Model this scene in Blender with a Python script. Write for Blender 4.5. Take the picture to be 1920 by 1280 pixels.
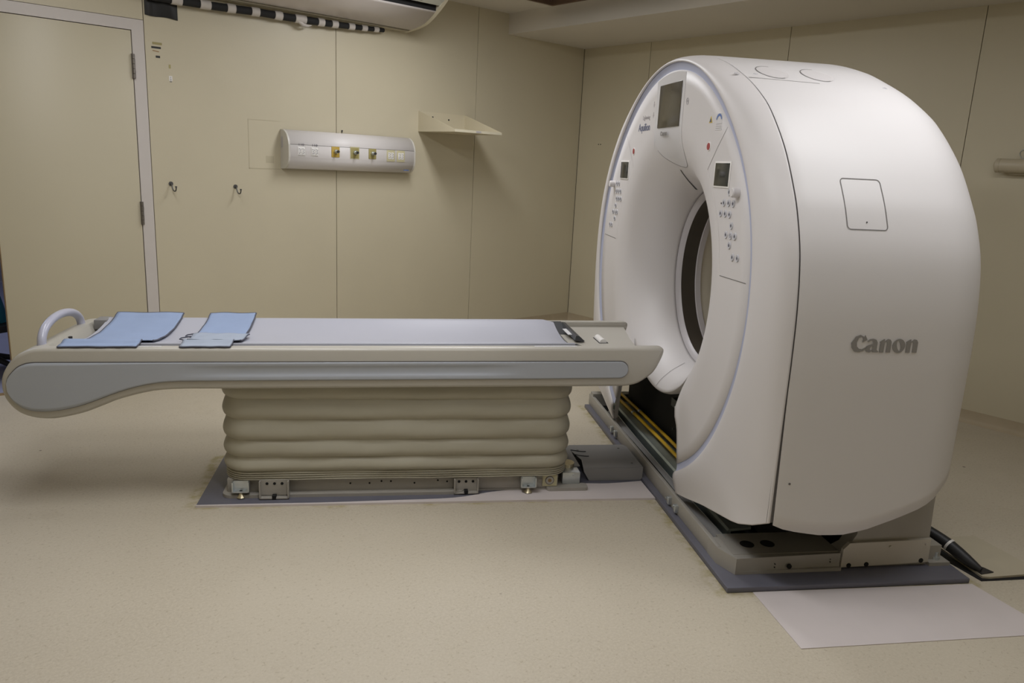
import bpy, bmesh, math, random
from mathutils import Vector, Matrix
random.seed(4)
S = bpy.context.scene
COL = S.collection
for o in list(bpy.data.objects): bpy.data.objects.remove(o)

# ------------------------------------------------------------------ frames
# world: X along the back wall (right wall at X=0), back wall at Y=0, camera at Y<0, Z up.
PHI = 0.56283
CX, CY = 1.63140, 6.91976
GX, YC = 1.18326, 3.29423
cP, sP = math.cos(PHI), math.sin(PHI)
def s2w(x, y, z=0.0):
    dx, dy = x - CX, y - CY
    return Vector((dx*cP + dy*sP, -dx*sP + dy*cP, z))
def L2w(x, y, z=0.0):            # scanner frame: x from gantry front, y from couch centre line
    return s2w(GX + x, YC + y, z)

# ------------------------------------------------------------------ camera
YAW, PITCH, ROLL = 0.15968, 0.22660, 0.04867
F = Vector((math.sin(YAW)*math.cos(PITCH), math.cos(YAW)*math.cos(PITCH), -math.sin(PITCH)))
R0 = Vector((math.cos(YAW), -math.sin(YAW), 0)); U0 = R0.cross(F)
R = math.cos(ROLL)*R0 + math.sin(ROLL)*U0
U = -math.sin(ROLL)*R0 + math.cos(ROLL)*U0
rot = Matrix.Rotation(-PHI, 3, 'Z')
R, U, F = rot @ R, rot @ U, rot @ F
cam_d = bpy.data.cameras.new('camera')
cam = bpy.data.objects.new('camera', cam_d); COL.objects.link(cam)
M = Matrix(((R.x, U.x, -F.x, 0), (R.y, U.y, -F.y, 0), (R.z, U.z, -F.z, 0), (0, 0, 0, 1)))
M.translation = s2w(0, 0, 1.4)
cam.matrix_world = M
cam_d.sensor_width = 36; cam_d.lens = 36*1435.57/1920; cam_d.clip_start = .05
S.camera = cam

# ------------------------------------------------------------------ world, light, exposure
S.view_settings.view_transform = 'Standard'
S.view_settings.look = 'None'
S.view_settings.exposure = 0.0
S.view_settings.gamma = 1.0
S.view_settings.use_curve_mapping = False
w = bpy.data.worlds.new('world'); S.world = w; w.use_nodes = True
w.node_tree.nodes['Background'].inputs[0].default_value = (.6, .62, .7, 1)
w.node_tree.nodes['Background'].inputs[1].default_value = .15
HC, HC2 = 2.411, 2.567
def area(name, loc, sx, sy, power, col, rotz=0.0, tilt=(0, 0)):
    d = bpy.data.lights.new(name, 'AREA'); d.shape = 'RECTANGLE'; d.size = sx; d.size_y = sy
    d.energy = power; d.color = col
    o = bpy.data.objects.new(name, d); COL.objects.link(o)
    o.location = loc; o.rotation_euler = (tilt[0], tilt[1], rotz)
    return o
LAMPS = [(-2.2, -1.35, 20), (-4.1, -1.35, 7), (-2.3, -4.3, 13.5), (-4.1, -2.8, 19.5), (-4.1, -4.25, 7)]
WARM = (1.0, 1.0, 1.02)
for i, (x, y, p) in enumerate(LAMPS):
    area('ceiling_lamp_light', (x, y, HC2-.05), .30, 1.15, p, WARM)
area('next_room_light', (-5.2, 1.6, 2.3), 1.0, 1.0, 14, (.72, .78, 1.0))

# ------------------------------------------------------------------ materials
def mat(name, col, rough=.5, metal=0.0, spec=.5, noise=0.0, nscale=8.0, bump=0.0, bscale=200.0, coat=0.0, emit=None):
    m = bpy.data.materials.new(name); m.use_nodes = True
    nt = m.node_tree; b = nt.nodes['Principled BSDF']
    b.inputs['Base Color'].default_value = (*col, 1)
    b.inputs['Roughness'].default_value = rough
    b.inputs['Metallic'].default_value = metal
    b.inputs['Specular IOR Level'].default_value = spec
    b.inputs['Coat Weight'].default_value = coat
    tc = nt.nodes.new('ShaderNodeTexCoord')
    if noise:
        n = nt.nodes.new('ShaderNodeTexNoise'); n.inputs['Scale'].default_value = nscale; n.inputs['Detail'].default_value = 5
        nt.links.new(tc.outputs['Object'], n.inputs['Vector'])
        mx = nt.nodes.new('ShaderNodeMix'); mx.data_type = 'RGBA'
        mx.inputs[6].default_value = (*[c*(1-noise) for c in col], 1)
        mx.inputs[7].default_value = (*[min(1, c*(1+noise)) for c in col], 1)
        nt.links.new(n.outputs['Fac'], mx.inputs[0]); nt.links.new(mx.outputs[2], b.inputs['Base Color'])
    if bump:
        n2 = nt.nodes.new('ShaderNodeTexNoise'); n2.inputs['Scale'].default_value = bscale; n2.inputs['Detail'].default_value = 3
        nt.links.new(tc.outputs['Object'], n2.inputs['Vector'])
        bp = nt.nodes.new('ShaderNodeBump'); bp.inputs['Strength'].default_value = bump; bp.inputs['Distance'].default_value = .002
        nt.links.new(n2.outputs['Fac'], bp.inputs['Height']); nt.links.new(bp.outputs['Normal'], b.inputs['Normal'])
    if emit:
        b.inputs['Emission Color'].default_value = (*emit[:3], 1); b.inputs['Emission Strength'].default_value = emit[3]
    return m
WALL = mat('wall_laminate', (.60, .545, .405), .42, noise=.04, nscale=3, bump=.12, bscale=90)
WALLGAP = mat('joint_dark', (.10, .085, .055), .8, noise=.1)
DOORM = mat('door_laminate', (.58, .53, .395), .42, noise=.03, nscale=2, bump=.1, bscale=90)
FRAMEM = mat('frame_paint', (.62, .58, .55), .45, noise=.03)
CEIL = mat('ceiling_paint', (.66, .62, .55), .8, noise=.03, nscale=2)
COVE = mat('cove_vinyl', (.46, .385, .27), .5, noise=.12, nscale=14)
WHITE = mat('cover_white', (.67, .645, .645), .46, noise=.012, nscale=4, bump=.05, bscale=600)
SIDEW = mat('cover_side_white', (.69, .67, .67), .46, noise=.012, nscale=4, bump=.05, bscale=600)
STRIPE = mat('accent_lilac', (.44, .47, .62), .35, noise=.02)
PANELB = mat('control_panel_white', (.67, .645, .645), .36, noise=.01)
PALE = mat('display_bezel', (.68, .67, .69), .25, noise=.01)
SEAM = mat('seam_dark', (.16, .15, .145), .7, noise=.1)
SEAML = mat('seam_light', (.86, .84, .82), .4, noise=.02)
BLACK = mat('interior_black', (.005, .005, .005), .85, noise=.3, nscale=20)
DISP = mat('display_off', (.085, .075, .055), .18, noise=.05)
DISP2 = mat('display_glass', (.03, .034, .034), .12, noise=.1)
BTN = mat('button_grey', (.58, .58, .62), .4, noise=.05)
ICON = mat('icon_grey', (.12, .12, .15), .6, noise=.05)
RED = mat('button_red', (.35, .05, .055), .35, noise=.05)
YEL = mat('yellow_label', (.70, .52, .05), .5, noise=.05)
BLUEL = mat('blue_print', (.12, .2, .45), .5, noise=.05)
LOGOG = mat('logo_grey', (.27, .26, .25), .5, noise=.03)
RING = mat('ring_grey', (.50, .475, .49), .4, noise=.03)
WINDOW = mat('scan_window', (.05, .042, .034), .3, noise=.08)
REARF = mat('rear_funnel', (.56, .52, .44), .45, noise=.03)
STEEL = mat('frame_steel', (.345, .325, .29), .5, noise=.07, nscale=12, bump=.1, bscale=60)
STEELL = mat('plate_paint', (.52, .485, .42), .45, noise=.04, nscale=10)
GALV = mat('galvanised', (.36, .42, .42), .35, metal=.6, noise=.15, nscale=25)
ZINC = mat('zinc', (.62, .66, .68), .3, metal=.8, noise=.12, nscale=30)
BRASS = mat('foot_brass', (.62, .55, .38), .3, metal=.8, noise=.1)
PLATEM = mat('floor_plate', (.125, .125, .155), .45, noise=.12, nscale=9)
YHOSE = mat('hose_yellow', (.80, .50, .02), .4, noise=.06)
BED = mat('couch_beige', (.47, .448, .398), .38, noise=.02, nscale=5, bump=.05, bscale=500, coat=.08)
PANELG = mat('couch_panel', (.40, .425, .47), .36, noise=.03, nscale=6)
MATT = mat('mattress_vinyl', (.45, .46, .53), .42, noise=.02, nscale=5, bump=.1, bscale=40)
MATS = mat('mattress_side', (.42, .43, .49), .45, noise=.03)
WTRIM = mat('mattress_white', (.72, .72, .74), .5, noise=.03)
CARBON = mat('cradle_dark', (.045, .048, .055), .4, noise=.15)
BLANK1 = mat('strap_blue', (.29, .37, .55), .85, noise=.05, nscale=14, bump=.4, bscale=400)
BLANK2 = mat('strap_grey_blue', (.36, .41, .50), .85, noise=.06, nscale=14, bump=.4, bscale=400)
PIPING = mat('strap_piping', (.085, .09, .12), .8, noise=.1)
HANDLEM = mat('handle_lilac', (.46, .47, .57), .3, noise=.02, coat=.2)
BELL = mat('bellows_vinyl', (.40, .375, .295), .5, noise=.04, nscale=10, bump=.25, bscale=25)
DUCT = mat('duct_paint', (.24, .235, .23), .5, noise=.06, nscale=9)
ACW = mat('ac_plastic', (.66, .61, .59), .35, noise=.03)
ACC = mat('ac_cream', (.60, .55, .42), .45, noise=.04)
FOAM = mat('pipe_foam', (.015, .015, .016), .8, noise=.2, nscale=30)
TAPE = mat('white_tape', (.60, .56, .52), .6, noise=.1, nscale=40, bump=.5, bscale=50)
BAGM = mat('black_bag', (.008, .008, .008), .5, noise=.3, nscale=12, bump=.8, bscale=20)
RAILW = mat('rail_white', (.72, .69, .68), .42, noise=.01)
RAILE = mat('rail_end', (.62, .60, .55), .4, noise=.02)
OCHRE = mat('gas_ochre', (.52, .36, .07), .5, noise=.08)
OLIVE = mat('gas_olive', (.36, .31, .12), .5, noise=.08)
PALEO = mat('gas_pale', (.56, .52, .33), .5, noise=.06)
OUTW = mat('outlet_white', (.80, .78, .76), .4, noise=.02)
DARKP = mat('dark_plastic', (.03, .03, .03), .5, noise=.1)
SHELFM = mat('shelf_cream', (.64, .58, .43), .42, noise=.03)
HOOKM = mat('hook_metal', (.13, .13, .13), .35, metal=.7, noise=.15)
HINGE = mat('hinge_metal', (.22, .20, .18), .4, metal=.7, noise=.3, nscale=60)
WOODE = mat('door_edge_wood', (.30, .20, .09), .6, noise=.15, nscale=20)
PAPER = mat('pale_vinyl', (.62, .565, .555), .6, noise=.05, nscale=7)
SHEET = mat('trench_cover', (.50, .45, .34), .6, noise=.07, nscale=12)
RUBBER = mat('hose_black', (.015, .015, .018), .5, noise=.2)
TUBEC = mat('tube_lamp_cream', (.52, .46, .34), .4, noise=.03)
FLOORN = mat('next_floor', (.42, .43, .56), .5, noise=.05)
TEAL = mat('teal_cloth', (.02, .22, .33), .7, noise=.3, nscale=12)
BROWN = mat('hatch_frame', (.20, .13, .09), .6, noise=.1)
GLUE = mat('glue', (.30, .26, .14), .7, noise=.25, nscale=40)
LEAFW = mat('diffuser', (.8, .8, .8), .5, emit=(1, 1, 1, 1.5))

# floor: speckled vinyl, scuffs and adhesive residue along the machine plates
def floor_material():
    m = bpy.data.materials.new('floor_vinyl'); m.use_nodes = True
    nt = m.node_tree; N = nt.nodes; K = nt.links; b = N['Principled BSDF']
    tc = N.new('ShaderNodeTexCoord')
    def noise(sc, det=4, vec=None, rough=.5):
        n = N.new('ShaderNodeTexNoise'); n.inputs['Scale'].default_value = sc; n.inputs['Detail'].default_value = det
        n.inputs['Roughness'].default_value = rough
        K.new(vec or tc.outputs['Object'], n.inputs['Vector']); return n.outputs['Fac']
    def ramp(fac, a, c, lo, hi):
        r = N.new('ShaderNodeValToRGB'); K.new(fac, r.inputs[0])
        r.color_ramp.elements[0].position = lo; r.color_ramp.elements[1].position = hi
        r.color_ramp.elements[0].color = (*a, 1); r.color_ramp.elements[1].color = (*c, 1); return r.outputs[0]
    def mixc(f, a, c):
        x = N.new('ShaderNodeMix'); x.data_type = 'RGBA'
        for s, v in ((0, f), (6, a), (7, c)):
            if isinstance(v, (tuple, float, int)): x.inputs[s].default_value = v if s == 0 else (*v, 1)
            else: K.new(v, x.inputs[s])
        return x.outputs[2]
    base = ramp(noise(1.3, 3), (.50, .445, .35), (.545, .49, .39), .3, .7)
    def mth0(v):
        x = N.new('ShaderNodeMath'); x.operation = 'MULTIPLY'; x.inputs[1].default_value = .75; K.new(v, x.inputs[0]); return x.outputs[0]
    sp = ramp(noise(110, 3, rough=.7), (0, 0, 0), (1, 1, 1), .42, .62)
    c = mixc(mth0(sp), base, (.575, .52, .42))
    sp2 = ramp(noise(75, 2, rough=.6), (1, 1, 1), (0, 0, 0), .30, .40)
    c = mixc(mth0(sp2), c, (.42, .365, .275))
    v = N.new('ShaderNodeTexVoronoi'); v.inputs['Scale'].default_value = 2.3; v.inputs['Randomness'].default_value = 1
    K.new(tc.outputs['Object'], v.inputs['Vector'])
    spot = ramp(v.outputs['Distance'], (1, 1, 1), (0, 0, 0), .012, .02)
    c = mixc(spot, c, (.14, .11, .09))
    dirt = ramp(noise(3.1, 8, rough=.75), (0, 0, 0), (.35, .35, .35), .58, .75)
    c = mixc(dirt, c, (.40, .34, .25))
    # residue band around the plates, in the scanner's own axes
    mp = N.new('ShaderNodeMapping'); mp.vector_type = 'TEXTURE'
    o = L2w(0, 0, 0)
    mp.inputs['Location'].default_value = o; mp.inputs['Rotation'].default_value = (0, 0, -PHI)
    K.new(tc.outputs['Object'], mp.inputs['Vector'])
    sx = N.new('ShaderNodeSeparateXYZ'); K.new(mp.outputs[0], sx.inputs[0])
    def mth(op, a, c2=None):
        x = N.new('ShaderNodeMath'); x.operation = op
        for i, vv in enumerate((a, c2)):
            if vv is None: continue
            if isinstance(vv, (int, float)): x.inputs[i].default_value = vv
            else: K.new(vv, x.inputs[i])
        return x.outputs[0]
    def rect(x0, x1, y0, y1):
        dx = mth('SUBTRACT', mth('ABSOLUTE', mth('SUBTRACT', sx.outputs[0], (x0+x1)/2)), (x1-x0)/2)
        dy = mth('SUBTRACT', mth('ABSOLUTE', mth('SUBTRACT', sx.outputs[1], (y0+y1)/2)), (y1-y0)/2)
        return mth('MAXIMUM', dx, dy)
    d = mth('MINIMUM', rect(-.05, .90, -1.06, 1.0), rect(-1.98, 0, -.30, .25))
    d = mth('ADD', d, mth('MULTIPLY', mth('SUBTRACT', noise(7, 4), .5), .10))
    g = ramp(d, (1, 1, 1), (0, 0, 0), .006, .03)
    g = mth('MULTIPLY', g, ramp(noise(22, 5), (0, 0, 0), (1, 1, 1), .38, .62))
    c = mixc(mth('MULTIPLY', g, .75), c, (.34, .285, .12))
    K.new(c, b.inputs['Base Color'])
    rr = ramp(noise(6, 4), (.42, .42, .42), (.62, .62, .62), .3, .7); K.new(rr, b.inputs['Roughness'])
    b.inputs['Specular IOR Level'].default_value = .35
    bp = N.new('ShaderNodeBump'); bp.inputs['Strength'].default_value = .15; bp.inputs['Distance'].default_value = .001
    K.new(noise(150, 2), bp.inputs['Height']); K.new(bp.outputs[0], b.inputs['Normal'])
    return m
FLOOR = floor_material()

# ------------------------------------------------------------------ mesh helpers
class Frame:
    """coordinates of a thing: origin o (world), x axis ex, y axis ey (z up); meshes are stored relative to it"""
    def __init__(self, fn): self.fn = fn
WORLD = lambda x, y, z: Vector((x, y, z))

def bm_box(bm, x0, x1, y0, y1, z0, z1, bev=0.0, seg=2):
    vs = [bm.verts.new((x, y, z)) for x in (x0, x1) for y in (y0, y1) for z in (z0, z1)]
    idx = [(0, 1, 3, 2), (4, 6, 7, 5), (0, 4, 5, 1), (2, 3, 7, 6), (0, 2, 6, 4), (1, 5, 7, 3)]
    fs = [bm.faces.new([vs[i] for i in f]) for f in idx]
    if bev:
        es = list({e for f in fs for e in f.edges})
        bmesh.ops.bevel(bm, geom=es, offset=bev, segments=seg, affect='EDGES', profile=.5)
    return vs
def bm_poly(bm, pts, axis, a, b):
    """prism: 2D pts extruded along axis ('x','y','z') from a to b"""
    def P(p, t):
        return {'x': (t, p[0], p[1]), 'y': (p[0], t, p[1]), 'z': (p[0], p[1], t)}[axis]
    v0 = [bm.verts.new(P(p, a)) for p in pts]; v1 = [bm.verts.new(P(p, b)) for p in pts]
    n = len(pts)
    bm.faces.new(v0); bm.faces.new(v1[::-1])
    for i in range(n): bm.faces.new((v0[i], v1[i], v1[(i+1) % n], v0[(i+1) % n]))
def bm_tube(bm, pts, r, seg=14, caps=True):
    pts = [Vector(p) for p in pts]; n = len(pts); rings = []
    rad = r if isinstance(r, (list, tuple)) else [r]*n
    prev = None
    for i, p in enumerate(pts):
        t = (pts[min(i+1, n-1)] - pts[max(i-1, 0)]).normalized()
        if prev is None:
            a = Vector((0, 0, 1)) if abs(t.z) < .9 else Vector((1, 0, 0))
            u = t.cross(a).normalized()
        else:
            u = (prev - t*prev.dot(t)).normalized()
        prev = u; v = t.cross(u)
        rings.append([bm.verts.new(p + rad[i]*(u*math.cos(2*math.pi*k/seg) + v*math.sin(2*math.pi*k/seg))) for k in range(seg)])
    for i in range(n-1):
        for k in range(seg):
            bm.faces.new((rings[i][k], rings[i][(k+1) % seg], rings[i+1][(k+1) % seg], rings[i+1][k]))
    if caps:
        bm.faces.new(rings[0][::-1]); bm.faces.new(rings[-1])
def bm_cyl(bm, p0, p1, r, seg=20): bm_tube(bm, [p0, p1], r, seg)
def bm_grid(bm, rows, closed=False):
    """rows: list of equal-length lists of points"""
    V = [[bm.verts.new(p) for p in row] for row in rows]
    for i in range(len(V)-1):
        n = len(V[i])
        for j in range(n if closed else n-1):
            q = (V[i][j], V[i][(j+1) % n], V[i+1][(j+1) % n], V[i+1][j])
            bm.faces.new(q)
    return V
def bez(p0, p1, p2, p3, n=16):
    p0, p1, p2, p3 = map(Vector, (p0, p1, p2, p3)); out = []
    for i in range(n+1):
        t = i/n; s = 1-t
        out.append(s**3*p0 + 3*s*s*t*p1 + 3*s*t*t*p2 + t**3*p3)
    return out
def smooth_poly(pts, n=6):
    """Catmull-Rom through 2D points (open)"""
    out = []
    P = [pts[0]] + list(pts) + [pts[-1]]
    for i in range(1, len(P)-2):
        a, b, c, d = P[i-1], P[i], P[i+1], P[i+2]
        for k in range(n):
            t = k/n
            out.append(tuple(.5*((2*b[j]) + (-a[j]+c[j])*t + (2*a[j]-5*b[j]+4*c[j]-d[j])*t*t + (-a[j]+3*b[j]-3*c[j]+d[j])*t**3) for j in range(len(b))))
    out.append(tuple(pts[-1])); return out

class Thing:
    def __init__(s, name, label, cat, origin, rz=0.0, group=None):
        s.o = Vector(origin); s.rz = rz
        e = bpy.data.objects.new(name, None); COL.objects.link(e)
        e.empty_display_size = .1; s.e = e
        s.pre = None
        e['label'] = label; e['category'] = cat
        if group: e['group'] = group
class LThing(Thing):
    """a thing given in scanner coordinates"""
    def __init__(s, name, label, cat, lo, group=None):
        super().__init__(name, label, cat, lo, -PHI, group)
        s.e.location = L2w(*lo); s.e.rotation_euler = (0, 0, -PHI)
class WThing(Thing):
    def __init__(s, name, label, cat, lo, group=None):
        super().__init__(name, label, cat, lo, 0, group)
        s.e.location = lo
def part(th, name, bm, m, smooth=35, parent=None, label=None, solid=0.0, soff=-1, merge=True):
    """link bm as mesh under thing th (coords in th's frame)"""
    if merge: bmesh.ops.remove_doubles(bm, verts=bm.verts, dist=1e-6)
    bmesh.ops.recalc_face_normals(bm, faces=bm.faces)
    for v in bm.verts: v.co -= th.o
    me = bpy.data.meshes.new(name); bm.to_mesh(me); bm.free()
    ms = m if isinstance(m, (list, tuple)) else [m]
    for q in ms: me.materials.append(q)
    if smooth:
        me.shade_smooth(); me.set_sharp_from_angle(angle=math.radians(smooth))
    o = bpy.data.objects.new(name, me); COL.objects.link(o)
    o.parent = parent if parent is not None else th.e
    if solid:
        md = o.modifiers.new('Solidify', 'SOLIDIFY'); md.thickness = solid; md.offset = soff
    if label: o['label'] = label
    return o
def single(name, bm, m, label=None, cat=None, group=None, kind=None, origin=None, lframe=False, smooth=35, merge=True):
    """one-mesh top-level object; coords world, or scanner frame with lframe"""
    if merge: bmesh.ops.remove_doubles(bm, verts=bm.verts, dist=1e-6)
    bmesh.ops.recalc_face_normals(bm, faces=bm.faces)
    if origin is None:
        xs = [v.co for v in bm.verts]
        origin = Vector((sum(v.x for v in xs)/len(xs), sum(v.y for v in xs)/len(xs), min(v.z for v in xs)))
    origin = Vector(origin)
    for v in bm.verts: v.co -= origin
    me = bpy.data.meshes.new(name); bm.to_mesh(me); bm.free()
    for q in (m if isinstance(m, (list, tuple)) else [m]): me.materials.append(q)
    if smooth: me.shade_smooth(); me.set_sharp_from_angle(angle=math.radians(smooth))
    o = bpy.data.objects.new(name, me); COL.objects.link(o)
    if lframe: o.location = L2w(*origin); o.rotation_euler = (0, 0, -PHI)
    else: o.location = origin
    if label: o['label'] = label
    if cat: o['category'] = cat
    if group: o['group'] = group
    if kind: o['kind'] = kind
    return o
B = bmesh.new
def struct(name, bm, m, smooth=0, merge=True):
    return single(name, bm, m, kind='structure', origin=(0, 0, 0), smooth=smooth, merge=merge)
def wbox(*a, **k):
    bm = B(); bm_box(bm, *a, **k); return bm
def curve_mesh(contours, depth):
    """filled 2D polygons with holes -> bmesh in XY, extruded in Z"""
    c = bpy.data.curves.new('tmp', 'CURVE'); c.dimensions = '2D'; c.fill_mode = 'BOTH'; c.extrude = depth/2
    for pts in contours:
        sp = c.splines.new('POLY'); sp.points.add(len(pts)-1)
        for p, q in zip(sp.points, pts): p.co = (q[0], q[1], 0, 1)
        sp.use_cyclic_u = True
    o = bpy.data.objects.new('tmp', c); COL.objects.link(o)
    dg = bpy.context.evaluated_depsgraph_get()
    me = bpy.data.meshes.new_from_object(o.evaluated_get(dg))
    bm = B(); bm.from_mesh(me)
    bpy.data.objects.remove(o); bpy.data.curves.remove(c); bpy.data.meshes.remove(me)
    return bm
def text_mesh(txt, depth, shear=0.0, space=1.0):
    c = bpy.data.curves.new('tmp', 'FONT'); c.body = txt; c.extrude = depth/2; c.shear = shear; c.space_character = space
    c.resolution_u = 3
    o = bpy.data.objects.new('tmp', c); COL.objects.link(o)
    dg = bpy.context.evaluated_depsgraph_get()
    me = bpy.data.meshes.new_from_object(o.evaluated_get(dg))
    bm = B(); bm.from_mesh(me)
    bpy.data.objects.remove(o); bpy.data.curves.remove(c); bpy.data.meshes.remove(me)
    return bm
def fit(bm, w, h, o, ex, ey, x0=None):
    """scale a flat mesh into width w and height h, and set it at o with axes ex, ey"""
    xs = [v.co.x for v in bm.verts]; ys = [v.co.y for v in bm.verts]
    a, c = min(xs), min(ys); sx = w/(max(xs)-a); sy = h/(max(ys)-c)
    o, ex, ey = Vector(o), Vector(ex), Vector(ey); n = ex.cross(ey)
    for v in bm.verts:
        v.co = o + ex*((v.co.x-a)*sx) + ey*((v.co.y-c)*sy) + n*v.co.z
    return bm

# ================================================================== THE ROOM
UL, VF = -6.3, -6.6          # left wall, wall behind the camera
DL, DI, DC, DH, DHC = -4.435, -3.702, -3.6295, 2.044, 2.108
OL = -5.25                   # left jamb of the opening
bm = B(); bm_box(bm, UL, 0, VF, 0.0, -.1, 0); struct('floor', bm, FLOOR)
bm = B(); bm_box(bm, UL, -.876, VF, 0, HC2, HC2+.08); ceiling_parts = bm
# a recessed hatch hole in the ceiling: built from four slabs around it
bm.free(); bm = B()
hx0, hx1, hy0, hy1 = -1.55, -.895, -1.75, -.515
for a in ((UL, hx0, VF, 0), (hx1, -.876, VF, 0), (hx0, hx1, VF, hy0), (hx0, hx1, hy1, 0)):
    bm_box(bm, *a, HC2, HC2+.08)
struct('ceiling', bm, CEIL, merge=False)
struct('trim_1', wbox(-.876, .1, VF, 0, HC, HC2+.08), CEIL)
# back wall: laminate boards with open joints on a dark backing, around the door opening
def board_wall(name, edges_along, z1, place):
    bm = B()
    g = .0022
    for (a, b, z0, zz) in edges_along:
        place(bm, a+g, b-g, z0, zz, 0)
    o = struct(name, bm, [WALL, WALLGAP], merge=False)
    return o
bm = B()
g = .0022
J1, J2 = -2.402, -1.1832
for (a, b, z0) in ((DC, J1, 0), (J1, J2, 0), (J2, 0, 0), (UL, OL, 0)):
    bm_box(bm, a+g, b-g, 0, .018, z0, HC2+.05)
bm_box(bm, OL, DC-g, 0, .018, DHC+.003, HC2+.05)
nf = len(bm.faces)
bm_box(bm, DC-.01, .1, .018, .12, 0, HC2+.05); bm_box(bm, UL, OL, .018, .12, 0, HC2+.05); bm_box(bm, OL, DC-.01, .018, .12, DHC, HC2+.05)
for i, f in enumerate(bm.faces): f.material_index = 1 if i >= nf else 0
struct('wall_back', bm, [WALL, WALLGAP], merge=False)
bm = B()
ys = [0, .7417, 1.9651, 3.1828, 4.40, 5.62, -VF]
for a, b in zip(ys[:-1], ys[1:]):
    bm_box(bm, 0, .018, -b+g, -a-g, 0, HC+.02)
nf = len(bm.faces)
bm_box(bm, .018, .12, VF, .1, 0, HC+.02)
for i, f in enumerate(bm.faces): f.material_index = 1 if i >= nf else 0
struct('wall_right', bm, [WALL, WALLGAP], merge=False)
struct('wall_left', wbox(UL-.1, UL, VF, 0, 0, HC2+.05), WALL)
struct('wall_front', wbox(UL, .1, VF-.1, VF, 0, HC2+.05), WALL)
# coved vinyl skirting
def cove(bm, along, a, b, h=.075):
    prof = [(0, 0), (.034, 0), (.030, .003), (.014, .012), (.006, .026), (.004, h), (0, h)]
    for i in range(len(prof)-1):
        p, q = prof[i], prof[i+1]
        if along == 'x': f = [(a, -p[0], p[1]), (b, -p[0], p[1]), (b, -q[0], q[1]), (a, -q[0], q[1])]
        else: f = [(-p[0], a, p[1]), (-p[0], b, p[1]), (-q[0], b, q[1]), (-q[0], a, q[1])]
        bm.faces.new([bm.verts.new(t) for t in f])
bm = B(); cove(bm, 'x', DC, 0); struct('baseboard_back', bm, COVE, smooth=60)
bm = B(); cove(bm, 'y', VF, 0); struct('baseboard_right', bm, COVE, smooth=60)
# corner bead where the walls meet
struct('trim_2', wbox(-.0035, 0, -.0035, 0, .075, HC), WALLGAP)

# door: frame as trim, leaf as door_1
bm = B()
bm_box(bm, DI+.004, DC-.003, -.004, .1, 0, DH+.004); bm_box(bm, OL, DC-.003, -.004, .1, DH+.004, DHC)
struct('trim_3', bm, FRAMEM, merge=False)
dr = WThing('door_1', 'cream flush door leaf', 'door', (DI, 0, 0)); dr.e['kind'] = 'structure'
part(dr, 'door_leaf', wbox(DL+.001, DI, -.001, .040, .008, DH, bev=.0015), DOORM)
part(dr, 'door_edge', wbox(DL-.002, DL+.001, .001, .038, .008, DH), WOODE, label='brown wooden lock edge')
for z0, z1 in ((1.781, 1.918), (.943, 1.079), (.12, .256)):
    bm = B()
    n = 5; h = (z1-z0)/n
    for k in range(n): bm_cyl(bm, (DI+.004, -.010, z0+k*h+.001), (DI+.004, -.010, z0+(k+1)*h-.001), .0085 if k % 2 else .0078, 14)
    bm_box(bm, DI-.006, DI+.012, -.006, 0, z0, z1)
    part(dr, 'hinge', bm, HINGE, merge=False)
# the next room, seen through a sliver past the door leaf
bm = B(); bm_box(bm, UL, -3.0, 0, 4.2, -.1, -.002); struct('floor_next_room', bm, FLOORN)
bm = B(); bm_box(bm, UL, -3.0, 4.2, 4.3, 0, 2.6); bm_box(bm, -3.0, -2.9, .12, 4.3, 0, 2.6); bm_box(bm, UL-.1, UL, 0, 4.3, 0, 2.6)
struct('wall_next_room', bm, mat('next_wall', (.38, .36, .40), .7, noise=.05), merge=False)
struct('ceiling_next_room', wbox(UL, -2.9, .12, 4.3, 2.6, 2.7), CEIL)
struct('trim_4', wbox(OL, DL, -.02, .02, -.001, .004), WOODE)

# hatch recess
ht = WThing('ceiling_fixture_opening', 'open dark ceiling recess with a brown frame beside the lowered ceiling', 'ceiling opening', (hx0, hy0, HC2))
bm = B(); fw = .022
for a in ((hx0, hx1, hy0, hy0+fw), (hx0, hx1, hy1-fw, hy1), (hx0, hx0+fw, hy0+fw, hy1-fw), (hx1-fw, hx1, hy0+fw, hy1-fw)):
    bm_box(bm, *a, HC2-.006, HC2+.079)
part(ht, 'opening_frame', bm, BROWN, merge=False)
part(ht, 'recess_back', wbox(hx0, hx1, hy0, hy1, HC2+.08, HC2+.10), BLACK)
# ceiling lamps (out of the photograph's frame, they light the room)
for i, (x, y, p) in enumerate(LAMPS):
    t = WThing('ceiling_light', 'white rectangular fluorescent ceiling light', 'ceiling light', (x, y, HC2-.045), 'fluorescent ceiling lights')
    part(t, 'housing', wbox(x-.18, x+.18, y-.62, y+.62, HC2-.04, HC2-.0005, bev=.004), FRAMEM)
    part(t, 'diffuser', wbox(x-.16, x+.16, y-.60, y+.60, HC2-.045, HC2-.04), LEAFW)

# ------------------------------------------------------------------ on the back wall
# air conditioner hung under the ceiling
ac = WThing('air_conditioner', 'long white ceiling-hung air conditioner on the back wall', 'air conditioner', (-2.6, 0, 2.289))
prof = smooth_poly([(0, 2.289), (.069, 2.294), (.16, 2.302), (.256, 2.319), (.33, 2.348), (.40, 2.386), (.455, 2.42), (.50, 2.452)], 4)
x0, x1 = -3.40, -1.865
full = prof + [(.52, 2.50), (.50, 2.545), (0, 2.545)]
for xa in (x1, x0-.03):
    bm = B(); bm_poly(bm, [(-a, b) for a, b in full][::-1], 'x', xa, xa+.03); part(ac, 'end_cap', bm, ACC)
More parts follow.
